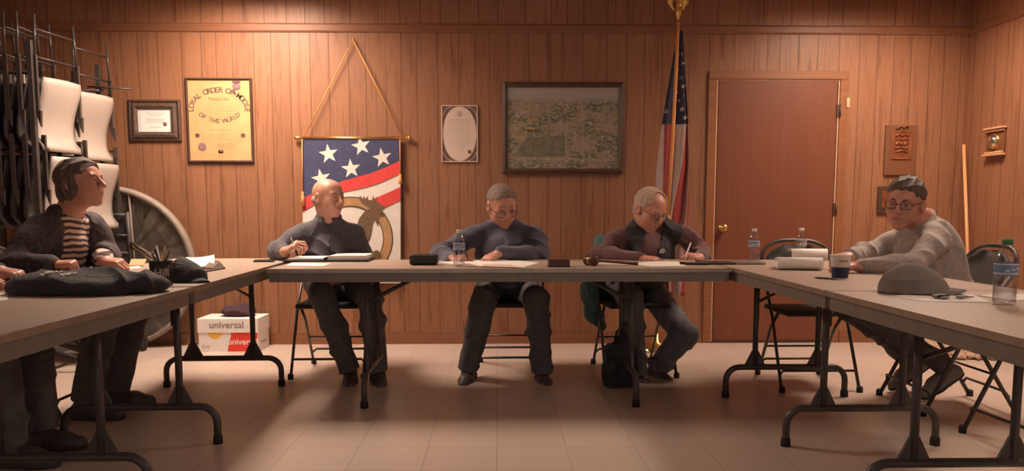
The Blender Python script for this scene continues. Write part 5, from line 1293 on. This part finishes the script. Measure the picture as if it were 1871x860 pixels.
F.ell(pc+np.array([0, 0, .035]), (.13, .09, .05)); F.ell(pc+np.array([.05, .01, .05]), (.07, .07, .045)); F.ell(pc+np.array([-.06, 0, .045]), (.06, .07, .04)); F.cut((0, 0, .249), (0, 0, -1))
V, Q = F.mesh(.006); V = wrinkle(V, Q, .012, 70, 4); o = mesh_np('folded_cloth', V, Q, M['purple_cloth'], None, (pc[0], pc[1], .249)); tag(o, 'dark purple bundle of cloth on top of the paper carton', 'cloth')

# ------------------------------------------------------------------ things on the tables
TZ = .7402
tp = lambda x, y, z=TZ: onz(x, y, z)
def slab(name, label, cat, pts, th, m, group=None, z0=None, sag=None):
    """thin sheet-like thing with an outline given on the table plane"""
    P = [np.array(p) for p in pts]; c = sum(P)/len(P); z = c[2] if z0 is None else z0
    mb = MB(); a = [(p[0], p[1], z) for p in P]; b = [(p[0], p[1], z+th) for p in P]; n = len(P)
    mb.add(a+b, [tuple(range(n))[::-1], tuple(range(n, 2*n))]+[(i, (i+1) % n, n+(i+1) % n, n+i) for i in range(n)])
    o = mb.build(name, m, None, (c[0], c[1], z)); return tag(o, label, cat, group)
def rect(cx, cy, w, d, rz=0.0, z=TZ):
    c, s = math.cos(math.radians(rz)), math.sin(math.radians(rz)); return [np.array([cx+a*c-b*s, cy+a*s+b*c, z]) for a, b in ((-w/2, -d/2), (w/2, -d/2), (w/2, d/2), (-w/2, d/2))]

def water_bottle(px_, py_, label, cap='white_cap', H=.205, R=.032, fill=.55, labelmat='blue_print', Y=None):
    p = tp(px_, py_) if Y is None else at(px_, py_, Y); x, y = p[0], p[1]
    t = thing('water_bottle', label, 'water bottle', (x, y, TZ), 'plastic water bottles')
    k = H/.205; r = R
    prof = [(0, .004), (r*.55, .0015), (r*.86, .0), (r*.98, .008)]
    for i in range(6): z = .014+i*.0125; prof += [(r*.995, z), (r*.93, z+.006)]
    prof += [(r*.97, .090), (r*.985, .094), (r*.985, .132), (r*.97, .136), (r*.99, .142), (r*.90, .156), (r*.68, .174), (r*.45, .186), (r*.40, .190)]
    m_ = MB(); m_.lathe([(a, b*k) for a, b in prof], (x, y, TZ), 28); m_.build('bottle_body', M['bottle'], t)
    m_ = MB(); m_.lathe([(r*.40, .1895*k), (r*.46, .190*k), (r*.46, .205*k), (r*.42, .207*k), (0, .207*k)], (x, y, TZ), 20, wob=None); m_.build('cap', M[cap], t)
    m_ = MB(); lb = [(r*1.003, .092*k), (r*1.003, .133*k)]; m_.lathe([(a, b) for a, b in lb], (x, y, TZ), 28); 
    m_.f = [f for f in m_.f if len(f) == 4]; m_.m = m_.m[:len(m_.f)]; m_.sm = m_.sm[:len(m_.f)]
    lo = len(m_.f)
    for zz in (.098, .127): m_.lathe([(r*1.012, zz*k), (r*1.012, (zz+.004)*k)], (x, y, TZ), 28, 1)
    keep = [i for i, f in enumerate(m_.f) if len(f) == 4]; m_.f = [m_.f[i] for i in keep]; m_.m = [m_.m[i] for i in keep]; m_.sm = [m_.sm[i] for i in keep]
    for k2 in range(3):
        a = -2.2+k2*.5; pts = [(x+r*1.012*math.cos(a+q*.32), y+r*1.012*math.sin(a+q*.32), TZ+(.104+.014*math.sin(q*3)*.5+.006*k2*.5)*k) for q in np.linspace(0, 1, 6)]
        m_.tube(pts, .0022, 5, 1)
    m_.build('label', [M[labelmat], M['cup_white']], t)
    if fill > 0:
        wp = [(0, .006)]+[(a*.94, b) for a, b in prof if .004 < b < fill*.2]; m_ = MB(); top_ = wp[-1][1]; wp += [(0, top_+.0005)]
        m_.lathe([(a, b*k) for a, b in wp], (x, y, TZ), 28); m_.build('water', M['water'], t)
    return t
water_bottle(839, 486, 'clear water bottle with blue label before the man in the slate blue sweatshirt', fill=.5, H=.195, cap='white_cap')
water_bottle(1377, 477, 'clear water bottle with a bright blue label on the table in front of the door', fill=.3, H=.19)
water_bottle(1463, 474, 'clear water bottle with a white cap behind the curled paper pad', fill=.5, H=.19, labelmat='silver')
water_bottle(1834, 556, 'large clear water bottle with a green cap on the near right table', cap='green_cap', H=.207, R=.0345, fill=.35, labelmat='blue_print')

# binder with papers before the bald man
c = tp(592, 479); t = thing('ring_binder', 'open black binder with a stack of white pages before the bald man', 'binder', (c[0], 4.70, TZ))
m_ = MB(); m_.box((c[0], 4.70, TZ+.006), (.50, .29, .010), bev=.003); m_.tube([(c[0], 4.56, TZ+.018), (c[0], 4.84, TZ+.018)], .010, 8); m_.build('cover', M['black_plastic'], t)
def page_block(x0, x1, y0, y1, z0, th, curl):
    m_ = MB(); n = 12; V = []
    for i in range(n+1):
        u = i/n; zt = z0+th+curl*(math.sin(u*math.pi*.9)*.6+.35*max(0, u-.8)*5)
        for yy, zz in ((y0, z0), (y1, z0), (y1, zt), (y0, zt)): V.append((x0+(x1-x0)*u, yy, zz))
    Fc = []
    for i in range(n):
        for k in range(4): Fc.append((i*4+k, i*4+(k+1) % 4, (i+1)*4+(k+1) % 4, (i+1)*4+k))
    Fc += [(0, 1, 2, 3), tuple(n*4+k for k in range(4))[::-1]]; m_.add(V, Fc); return m_
page_block(c[0]-.22, c[0]-.012, 4.57, 4.83, TZ+.011, .007, .004).build('left_pages', M['paper'], t)
page_block(c[0]+.012, c[0]+.235, 4.57, 4.83, TZ+.011, .022, .006).build('right_pages', M['paper'], t)
a = tp(605, 481); slab('paper_sheet', 'white sheet lying in front of the black binder', 'paper', [tp(522, 485), tp(590, 486), tp(604, 481), tp(534, 480)], .001, M['paper'])
pen_dir = unit((-.20, .10, .75))
def pen(label, p0, p1, body='black_plastic', r=.0045, cat='pen'):
    p0, p1 = np.array(p0, float), np.array(p1, float); c = (p0+p1)/2; t = thing('pen', label, cat, tuple(p0)); d = unit(p1-p0)
    m_ = MB(); m_.tube([p0, p0+d*.010, p0+d*.014, p1], [.001, .003, r, r], 8); m_.build('barrel', M[body], t)
    m_ = MB(); m_.tube([p1-d*.002, p1+d*.006], r*.7, 8); m_.tube([p1-d*.035+np.array([0, -r*1.2, 0]), p1+np.array([0, -r*1.2, 0])], .0014, 6); m_.build('clip', M['silver'], t)
pen('dark pen held upright in the hand of the bald man', A(545, 470, 4.62), A(532, 435, 4.66))
pen('pale pen held in the hand of the man in the black vest', A(1251, 472, 4.62), A(1262, 444, 4.66), 'paper')
pen('pen held by the man in the slate blue sweatshirt behind his bottle', A(856, 474, 4.56), A(846, 452, 4.60))
# phones
def phone(label, p, w, d, rz, m='black_plastic'):
    t = thing('mobile_phone', label, 'phone', (p[0], p[1], TZ)); R = rot((0, 0, 1), rz)
    m_ = MB(); m_.box((p[0], p[1], TZ+.006), (w, d, .011), R=R, bev=.004); m_.build('case', M[m], t)
    m_ = MB(); m_.box((p[0], p[1], TZ+.0119), (w-.008, d-.008, .001), R=R); m_.build('screen', M['glass_dark'], t)
M['glass_dark'] = mat('dark_glass', (0.012, 0.012, 0.013), 0.08, var=.05)
phone('black phone lying where the left table meets the back table', tp(483, 478), .115, .065, 6)
phone('black phone beside the writing hand of the man in the vest', tp(1267, 483), .085, .15, 78)
t0 = tp(1310, 482); t1 = tp(1368, 481)
t = thing('tablet_computer', 'thin dark hinged tablet lying open on the table before the door', 'tablet', (t0[0]+.05, t0[1], TZ))
m_ = MB(); m_.box((t0[0]-.00, t0[1]+.04, TZ+.006), (.17, .21, .010), rz=.03, bev=.003); m_.build('keyboard_half', M['black_plastic'], t)
m_ = MB(); m_.box((t0[0]+.175, t0[1]+.05, TZ+.007), (.17, .21, .010), rz=-.04, bev=.003); m_.build('screen_half', M['silver'], t)
# glasses case
p = tp(774, 484); F = SDF(); F.box((p[0], p[1]+.03, TZ+.030), (.062, .030, .014), .016); F.cut((0, 0, TZ+.001), (0, 0, -1)); F.cone((p[0]-.055, p[1]-.018, TZ+.031), (p[0]+.055, p[1]-.018, TZ+.031), .002, .002, .004, True)
t = thing('spectacle_case', 'dark rounded spectacle case at the elbow of the man in the slate blue sweatshirt', 'case', (p[0], p[1]+.03, TZ))
V, Q = F.mesh(.0035); mesh_np('shell', V, Q, M['leather'], t)
m_ = MB(); m_.tube([(p[0]-.074, p[1]-.0165, TZ+.033), (p[0]+.074, p[1]-.0165, TZ+.033)], .0022, 6); m_.build('zip', M['black_plastic'], t)
# papers in the middle
slab('paper_sheet', 'white sheet under the writing hand of the man in the slate blue sweatshirt', 'paper', [tp(800, 479), tp(832, 483), tp(880, 480), tp(850, 476)], .001, M['paper'])
slab('paper_sheet', 'wide white sheet under the flat hand of the man in the slate blue sweatshirt', 'paper', [tp(852, 480), tp(880, 487), tp(955, 489), tp(985, 480), tp(945, 476), tp(872, 476)], .002, M['paper'])
slab('paper_sheet', 'cream sheet overhanging towards the table edge before the slate blue sweatshirt', 'paper', [tp(880, 488), tp(955, 490), tp(930, 484), tp(884, 484)], .0012, M['paper_cream'], z0=TZ+.003)
# sound block and gavel
p = tp(1022, 488); t = thing('sound_block', 'dark red-brown wooden block between the middle man and the gavel', 'wooden block', (p[0], p[1]+.045, TZ))
m_ = MB(); m_.box((p[0], p[1]+.045, TZ+.020), (.112, .085, .040), bev=.004); m_.build('block', M['red_wood'], t)
m_ = MB(); m_.box((p[0], p[1]+.045, TZ+.0015), (.118, .09, .003)); m_.build('base_felt', M['leather'], t)
p = tp(1081, 486); t = thing('gavel', 'wooden gavel with a dark head and long thin handle lying on the table', 'gavel', (p[0], p[1]+.03, TZ))
gx, gy, gz = p[0], p[1]+.035, TZ+.0285
m_ = MB(); ax_ = unit((.45, -.9, 0)); m_.lathe([(0, -.042), (.022, -.042), (.028, -.036), (.028, -.024), (.022, -.018), (.025, -.006), (.025, .006), (.022, .018), (.028, .024), (.028, .036), (.022, .042), (0, .042)], (gx, gy, gz), 24, 0, tuple(ax_)); m_.build('head', M['red_wood'], t)
m_ = MB(); hd = unit((.98, .2, -.075)); q0 = np.array([gx, gy, gz]); m_.tube([q0, q0+hd*.06, q0+hd*.17, q0+hd*.27], [.007, .006, .008, .0105], 10); m_.build('handle', M['handle_wood'] if False else M['red_wood'], t)
m_ = MB(); m_.lathe([(.0258, -.005), (.0262, 0), (.0258, .005)], (gx, gy, gz), 24, 0, tuple(ax_)); m_.build('band', M['gold'], t)
slab('paper_sheet', 'white sheet under the pointing hand of the man in the black vest', 'paper', [tp(1150, 482), tp(1190, 487), tp(1255, 486), tp(1238, 478), tp(1190, 478)], .002, M['paper'])
slab('paper_sheet', 'narrow pale sheet beneath the gavel handle', 'paper', [tp(1085, 482), tp(1150, 484), tp(1165, 480), tp(1100, 479)], .001, M['paper_cream'])

# ---- left tables: bundle, pens, cap, papers
F = SDF(); jc = tp(140, 535); jx, jy = jc[0], jc[1]+.12
pA, pB = tp(18, 541), tp(232, 541)
mA = (pA+pB)/2
F.ell(mA+np.array([-.02, .115, .018]), (.245, .120, .060), k=.03); F.ell(mA+np.array([-.13, .10, .030]), (.120, .100, .045), k=.04)
F.ell(mA+np.array([.10, .13, .034]), (.140, .105, .040), k=.04); F.ell(mA+np.array([.215, .15, .026]), (.075, .090, .040), k=.04)
F.chain([mA+np.array([-.235, .06, .02]), mA+np.array([-.05, .02, .024]), mA+np.array([.12, .03, .02]), mA+np.array([.21, .08, .02])], [.020, .026, .026, .018], .03)
F.cut((0, 0, TZ+.001), (0, 0, -1)); V, Q = F.mesh(.005); V = wrinkle(V, Q, .013, 48, 3, (.5, .8, .6)); V[:, 2] = np.maximum(V[:, 2], TZ+.0008)
c0 = ((pA+pB)/2+np.array([0, .12, 0])); t = thing('folded_jacket', 'folded black jacket with white lettering lying on the near left table', 'jacket', (c0[0], c0[1], TZ))
mesh_np('jacket_bundle', V, Q, M['black_cloth'], t)
def on_top(q):      # follow the bundle's upper surface
    d = (V[:, 0]-q[0])**2+(V[:, 1]-q[1])**2; i = np.where(d < .012**2)[0]
    return np.array([q[0], q[1], (V[i, 2].max() if len(i) else TZ+.07)+.002])
m_ = MB(); b0 = c0+np.array([-.075, -.045, 0]); ca, sa = math.cos(math.radians(64)), math.sin(math.radians(64))
for ln, (word, sz) in enumerate((('NEW', .036), ('NO', .036))):
    base_ = b0+np.array([.058*ln-.0, -.02, 0])
    put_text(m_, word, sz, base_, (1, 0, 0), (0, 1, 0), 0, True, warp=lambda q, b=base_: on_top(b+np.array([q[0]*ca-q[1]*sa, q[0]*sa+q[1]*ca, 0])))
m_.build('lettering', M['paper'], t)
# pen cup
p = tp(287, 522); cx_, cy_ = p[0], p[1]+.045; CR, CHt = .044, .098
t = thing('pen_cup', 'black cup with white lettering holding pens on the left table', 'pen cup', (cx_, cy_, TZ))
m_ = MB(); m_.lathe([(0, .001), (CR*.93, .001), (CR*.96, .006), (CR, .03), (CR*.985, CHt*.55), (CR*1.02, CHt), (CR*.95, CHt), (CR*.92, .012), (0, .010)], (cx_, cy_, TZ), 32); m_.build('cup', M['black_plastic'], t)
m_ = MB(); aim = math.atan2(-cy_, -cx_)
def wrap(q):
    a = aim+q[0]/(CR*1.01); return np.array([cx_+CR*1.012*math.cos(a), cy_+CR*1.012*math.sin(a), TZ+.038+q[1]])
put_text(m_, 'Hill', .042, (0, 0, 0), EX, EZ, 0, True, warp=wrap); m_.build('lettering', M['paper_cream'], t)
rr = random.Random(11)
PENS = (('black', 'black_plastic'), ('silver', 'silver'), ('white', 'paper'), ('red-brown', 'red_wood'), ('navy', 'navy_print'), ('brass coloured', 'gold'))
for i, (nm, mt_) in enumerate(PENS):
    a = i*1.05+.3; q0 = np.array([cx_-.020*math.cos(a), cy_-.020*math.sin(a), TZ+.016]); q1 = np.array([cx_+.034*math.cos(a), cy_+.034*math.sin(a), TZ+.135+.010*(i % 3)])
    pen(nm+' pen standing in the black cup on the left table', q0, q1, mt_, .0042)
p = tp(262, 475); 
# black cap beside the cup
def baseball_cap(name, label, c, face, sc, m, brim_drop=0.0, squash=1.0):
    t = thing(name, label, 'cap', (c[0], c[1], TZ)); f = unit(np.array([face[0], face[1], 0.0])); s_ = np.array([-f[1], f[0], 0]); R = np.stack([f, s_, [0, 0, 1.0]], 1)
    F = SDF(); F.ell(np.array([c[0], c[1], TZ+.004]), np.array([.098, .088, .112*squash])*sc, R, .01)
    F.ell(np.array([c[0], c[1], TZ])+f*.045*sc, np.array([.085, .083, .085*squash])*sc, R, .03)
    F.cut((0, 0, TZ+.002), (0, 0, -1)); V, Q = F.mesh(.0045); V = wrinkle(V, Q, .007, 46, 2.2, (.9, .5, -.2)); V[:, 2] = np.maximum(V[:, 2], TZ+.001)
    mesh_np('crown', V, Q, M[m], t)
    B = MB(); n = 13; V2 = []
    for i in range(n):
        u = -1+2*i/(n-1)
        for j in range(5):
            w = j/4; r0 = .094*sc; ang = u*1.05; edge = (.085*math.sqrt(max(0, 1-u*u*.96)))*sc
            q = np.array([c[0], c[1], TZ+.006+.022*sc*(1-u*u)-brim_drop*w])+f*(r0*math.cos(ang)+edge*w)+s_*(.083*sc*math.sin(ang))
            V2.append(q)
    m0 = len(V2); V2 += [q-np.array([0, 0, .004]) for q in V2]; Fc = []
    for i in range(n-1):
        for j in range(4):
            a_ = i*5+j; Fc += [(a_, a_+1, a_+6, a_+5), (m0+a_, m0+a_+5, m0+a_+6, m0+a_+1)]
        Fc += [(i*5+4, m0+i*5+4, m0+i*5+9, i*5+9), (i*5, i*5+5, m0+i*5+5, m0+i*5)]
    B.add(V2, Fc, 0, True); B.build('brim', M[m], t)
    B = MB(); B.ball(np.array([c[0], c[1], TZ-.001+.112*squash*sc]), .008*sc, 0, 10, (1, 1, .6)); B.build('top_button', M[m], t)
    return t
p = tp(322, 517); baseball_cap('baseball_cap', 'crumpled black cap beside the pen cup on the left table', (p[0], p[1]+.10), (.75, -.65), .86, 'black_cloth', .016, .95)
p = tp(1690, 541); baseball_cap('baseball_cap', 'grey cap with a soft crown lying on the near right table', (p[0]-.00, p[1]+.105), (.95, -.30), 1.03, 'grey_cap', .010, .98)
# papers behind the cap
slab('document_folder', 'dark folder lying open under the loose papers at the far left', 'folder', [tp(330, 494), tp(372, 498), tp(412, 491), tp(400, 478), tp(350, 480)], .006, M['black_plastic'])
slab('document_folder', 'grey folder spread over the dark folder', 'folder', [tp(352, 491), tp(388, 493), tp(402, 482), tp(362, 481)], .003, M['silver'], z0=TZ+.007)
def bent_sheet(name, label, corners, lift, m):
    """one curling sheet: corners on the table, each raised by its lift"""
    P = [np.array(c)+np.array([0, 0, l]) for c, l in zip(corners, lift)]; n = 8; V = []
    for j in range(n+1):
        for i in range(n+1):
            u, w = i/n, j/n; q = (P[0]*(1-u)+P[1]*u)*(1-w)+(P[3]*(1-u)+P[2]*u)*w; q = q+np.array([0, 0, -.010*math.sin(math.pi*u)*max(lift)/.04]); q[2] = max(q[2], TZ+.001); V.append(q)
    m0 = len(V); V += [q+np.array([0, 0, .001]) for q in V]; Fc = []
    for j in range(n):
        for i in range(n):
            a = j*(n+1)+i; Fc += [(a, a+n+1, a+n+2, a+1), (m0+a, m0+a+1, m0+a+n+2, m0+a+n+1)]
    for i in range(n): Fc += [(i, i+1, m0+i+1, m0+i), (n*(n+1)+i, m0+n*(n+1)+i, m0+n*(n+1)+i+1, n*(n+1)+i+1), (i*(n+1), m0+i*(n+1), m0+(i+1)*(n+1), (i+1)*(n+1)), (i*(n+1)+n, (i+1)*(n+1)+n, m0+(i+1)*(n+1)+n, m0+i*(n+1)+n)]
    b = MB(); b.add(V, Fc, 0, True); c = sum(np.array(q) for q in corners)/4; o = b.build(name, m, None, (c[0], c[1], TZ)); return tag(o, label, 'paper')
bent_sheet('paper_sheet', 'white sheet curling up over the folders beyond the black cap', [tp(335, 482), tp(392, 484), tp(392, 474), tp(340, 474)], (.012, .010, .030, .014), M['paper'])
bent_sheet('paper_sheet', 'white sheet half under the grey folder beyond the black cap', [tp(338, 488), tp(375, 491), tp(384, 482), tp(345, 482)], (.012, .012, .014, .012), M['paper'])
slab('envelope', 'tan envelope lying by the hand of the woman in the striped top', 'envelope', [tp(235, 486), tp(262, 486), tp(268, 474), tp(240, 474)], .004, M['tan_card'])
slab('paper_sheet', 'white sheet lying behind the folded jacket by the striped-top person', 'paper', [tp(222, 493), tp(258, 490), tp(255, 486), tp(228, 488)], .002, M['paper'])
slab('paper_sheet', 'white sheet at the frame edge under the folded black jacket', 'paper', [tp(-30, 552), tp(14, 548), tp(14, 536), tp(-20, 535)], .001, M['paper'])

# ---- right tables
def curled_pad(label, p, w, d, r, rz, m):
    """a pad of pages folded back over itself: flat below, rolled at one end"""
    prof = [(d*.5, .001), (-d*.25, .001)]+[(-d*.25-r*math.sin(a), r-r*math.cos(a)) for a in np.linspace(.2, math.pi, 10)]+[(d*.15, 2*r*.85), (d*.42, 2*r*.55)]
    Rz = rot((0, 0, 1), rz); th = .005; P2 = prof+[(a, b+th) if i > 6 else (a-th*.3, b+th*.9) for i, (a, b) in list(enumerate(prof))[::-1]]
    outer = [(a, b) for a, b in prof]; n = len(outer); inner = []
    for i, (a, b) in enumerate(outer):
        t_ = np.array(outer[min(i+1, n-1)])-np.array(outer[max(i-1, 0)]); t_ = t_/np.linalg.norm(t_); inner.append((a-t_[1]*(-th) if False else a+t_[1]*th, b-t_[0]*th))
    V = []
    for s in (-w/2, w/2):
        for a, b in outer: V.append(np.array([p[0], p[1], TZ+.004])+Rz @ np.array([s, a, b]))
        for a, b in inner: V.append(np.array([p[0], p[1], TZ+.004])+Rz @ np.array([s, a, max(b, -.003)]))
    N2 = 2*n; Fc = []
    for i in range(n-1): Fc += [(i, i+1, N2+i+1, N2+i), (n+i, N2+n+i, N2+n+i+1, n+i+1), (i, n+i, n+i+1, i+1), (N2+i, N2+i+1, N2+n+i+1, N2+n+i)]
    Fc += [(0, N2, N2+n, n), (n-1, n+n-1, N2+n+n-1, N2+n-1)]
    b = MB(); b.add(V, Fc, 0, True); o = b.build('paper_pad', m, None, (p[0], p[1], TZ)); return tag(o, label, 'paper pad')
q1 = tp(1472, 494); curled_pad('front roll of white pages folded back, on the right table before the cup', (q1[0]+.00, q1[1]+.10), .215, .26, .030, -14, M['paper'])
q2 = tp(1490, 478); curled_pad('rear roll of white pages folded back, beside the hands of the sweatshirt man', (q2[0]+.01, q2[1]+.16), .205, .24, .034, -10, M['paper'])
# paper cup
p = tp(1541, 508); cx_, cy_ = p[0], p[1]+.036; t = thing('paper_cup', 'white paper cup with a dark blue lower half on the right table', 'cup', (cx_, cy_, TZ)); H_ = .102
rad = lambda z: .034+.011*z/H_
m_ = MB(); m_.lathe([(rad(.048)*1.004, .048), (rad(H_)*1.0, H_-.003)], (cx_, cy_, TZ), 32, 0); m_.f = [f for f in m_.f if len(f) == 4]; m_.m = [0]*len(m_.f); m_.sm = [True]*len(m_.f)
m_.lathe([(0, .004), (rad(0)*.93, .003), (rad(0)*.98, 0), (rad(0), .001), (rad(.048)*1.004, .048)], (cx_, cy_, TZ), 32, 1)
m_.lathe([(rad(H_)*.97, H_-.004), (rad(0)*.92, .010), (0, .009)], (cx_, cy_, TZ), 32, 2); m_.build('cup_wall', [M['cup_white'], M['navy_print'], M['cup_white']], t)
m_ = MB(); m_.tube([(cx_+rad(H_)*math.cos(a)*1.0, cy_+rad(H_)*math.sin(a)*1.0, TZ+H_-.002) for a in np.linspace(0, 2*math.pi, 28, endpoint=False)], .0028, 8, closed=True); m_.build('rolled_rim', M['cup_white'], t)
m_ = MB(); aim = math.atan2(-cy_, -cx_)
for k in range(14):
    a, b = aim-.15+.065*k, aim-.15+.065*(k+1); m_.add([(cx_+rad(z)*1.01*math.cos(q), cy_+rad(z)*1.01*math.sin(q), TZ+z) for q, z in ((a, .072), (b, .072), (b, .080), (a, .080))], [(0, 1, 2, 3)])
m_.build('printed_band', M['tan'], t)
pen('dark ballpoint pen lying by the paper cup on the right table', tp(1487, 507, TZ+.0045), tp(1527, 509, TZ+.0045), 'black_plastic', .004)
slab('paper_sheet', 'white sheet under the forearms of the grey-sweatshirt man', 'paper', [tp(1545, 492), tp(1610, 500), tp(1620, 494), tp(1560, 486)], .0012, M['paper'])
slab('paper_sheet', 'large white sheet under the keys on the near right table', 'paper', [tp(1625, 541), tp(1690, 551), tp(1812, 552), tp(1775, 538), tp(1700, 534)], .0015, M['paper'])
slab('paper_sheet', 'white sheet behind the large green-capped bottle', 'paper', [tp(1786, 540), tp(1850, 549), tp(1900, 549), tp(1900, 540), tp(1840, 536)], .0015, M['paper'], z0=TZ+.0004)
p = tp(1738, 546); t = thing('key_bunch', 'bunch of dark metal keys on a ring, lying on the white sheet', 'keys', (p[0], p[1], TZ+.002))
m_ = MB(); m_.tube([(p[0]+.016*math.cos(a), p[1]+.016*math.sin(a), TZ+.008) for a in np.linspace(0, 2*math.pi, 20, endpoint=False)], .0014, 6, closed=True); m_.build('ring', M['chrome'], t)
for i, a in enumerate((-170, -150, -20, 0, 15, 170)):
    R_ = rot((0, 0, 1), a); o_ = np.array([p[0], p[1], TZ+.0045+.002*(i % 3)]); d_ = R_ @ np.array([1.0, 0, 0]); s__ = R_ @ np.array([0, 1.0, 0]); b0 = o_+d_*.018
    m_ = MB(); m_.prism([(0, -.010), (.008, -.013), (.018, -.011), (.022, -.004), (.046, -.004), (.050, 0), (.046, .004), (.040, .002), (.034, .005), (.028, .003), (.022, .004), (.018, .011), (.008, .013), (0, .010)], b0, d_, s__, .0025); m_.build('key', M['silver'] if i % 2 else M['dark_panel'], t)
m_ = MB(); m_.box((p[0]-.03, p[1]+.012, TZ+.009), (.05, .03, .012), rz=.3, bev=.005); m_.build('fob', M['black_plastic'], t)

# ---- under and behind the back table
# teal coat over the back of the chair of the man in the vest
F = SDF(); h0 = at(1085, 520, 5.10); h0 = np.array([.66, 5.15, .70])
F.chain([(.70, 5.20, .80), (.66, 5.17, .66), (.615, 5.12, .50), (.635, 5.10, .36), (.70, 5.08, .28)], [.055, .065, .06, .05, .03], .05)
F.chain([(.74, 5.22, .80), (.76, 5.20, .62), (.74, 5.18, .46)], [.055, .06, .045], .05)
F.chain([(.67, 5.08, .74), (.62, 5.04, .58), (.65, 5.02, .42)], [.035, .04, .03], .04); F.cone((.68, 5.23, .835), (1.02, 5.26, .835), .03, .03, .04)
V, Q = F.mesh(.006); V = wrinkle(V, Q, .018, 62, 1.0, (.9, .3, .15)); o = mesh_np('hanging_coat', V, Q, M['teal'], None, (.68, 5.16, .28)); tag(o, 'teal coat hanging off the chair of the man in the black vest', 'coat')
# black shoulder bag on the floor at his feet
bc = tp(1128, 706, 0.0); F = SDF(); F.box((bc[0]+.02, bc[1]+.02, .13), (.060, .045, .09), .035, k=.03); F.ell((bc[0]+.04, bc[1]+.02, .25), (.06, .05, .06), k=.04); F.ell((bc[0]-.03, bc[1], .08), (.07, .07, .08), k=.03); F.cut((0, 0, .002), (0, 0, -1))
t = thing('shoulder_bag', 'black bag on the floor against the leg of the man in the black vest', 'bag', (bc[0]+.02, bc[1]+.02, 0))
V, Q = F.mesh(.006); V = wrinkle(V, Q, .010, 60, 6); mesh_np('bag_body', V, Q, M['black_cloth'], t)
m_ = MB(); m_.tube([(bc[0]-.03, bc[1], .20), (bc[0]-.01, bc[1]-.02, .33), (bc[0]+.04, bc[1]-.01, .38), (bc[0]+.09, bc[1], .32), (bc[0]+.09, bc[1]+.01, .20)], .010, 8, flat=.4); m_.build('strap', M['black_plastic'], t)
SC.view_settings.view_transform = 'Standard'; SC.view_settings.look = 'None'; SC.view_settings.gamma = 1.0; SC.view_settings.use_curve_mapping = False
SC.view_settings.exposure = 0.0
SC.cycles.use_denoising = True
SC.cycles.max_bounces = 8; SC.cycles.transparent_max_bounces = 16
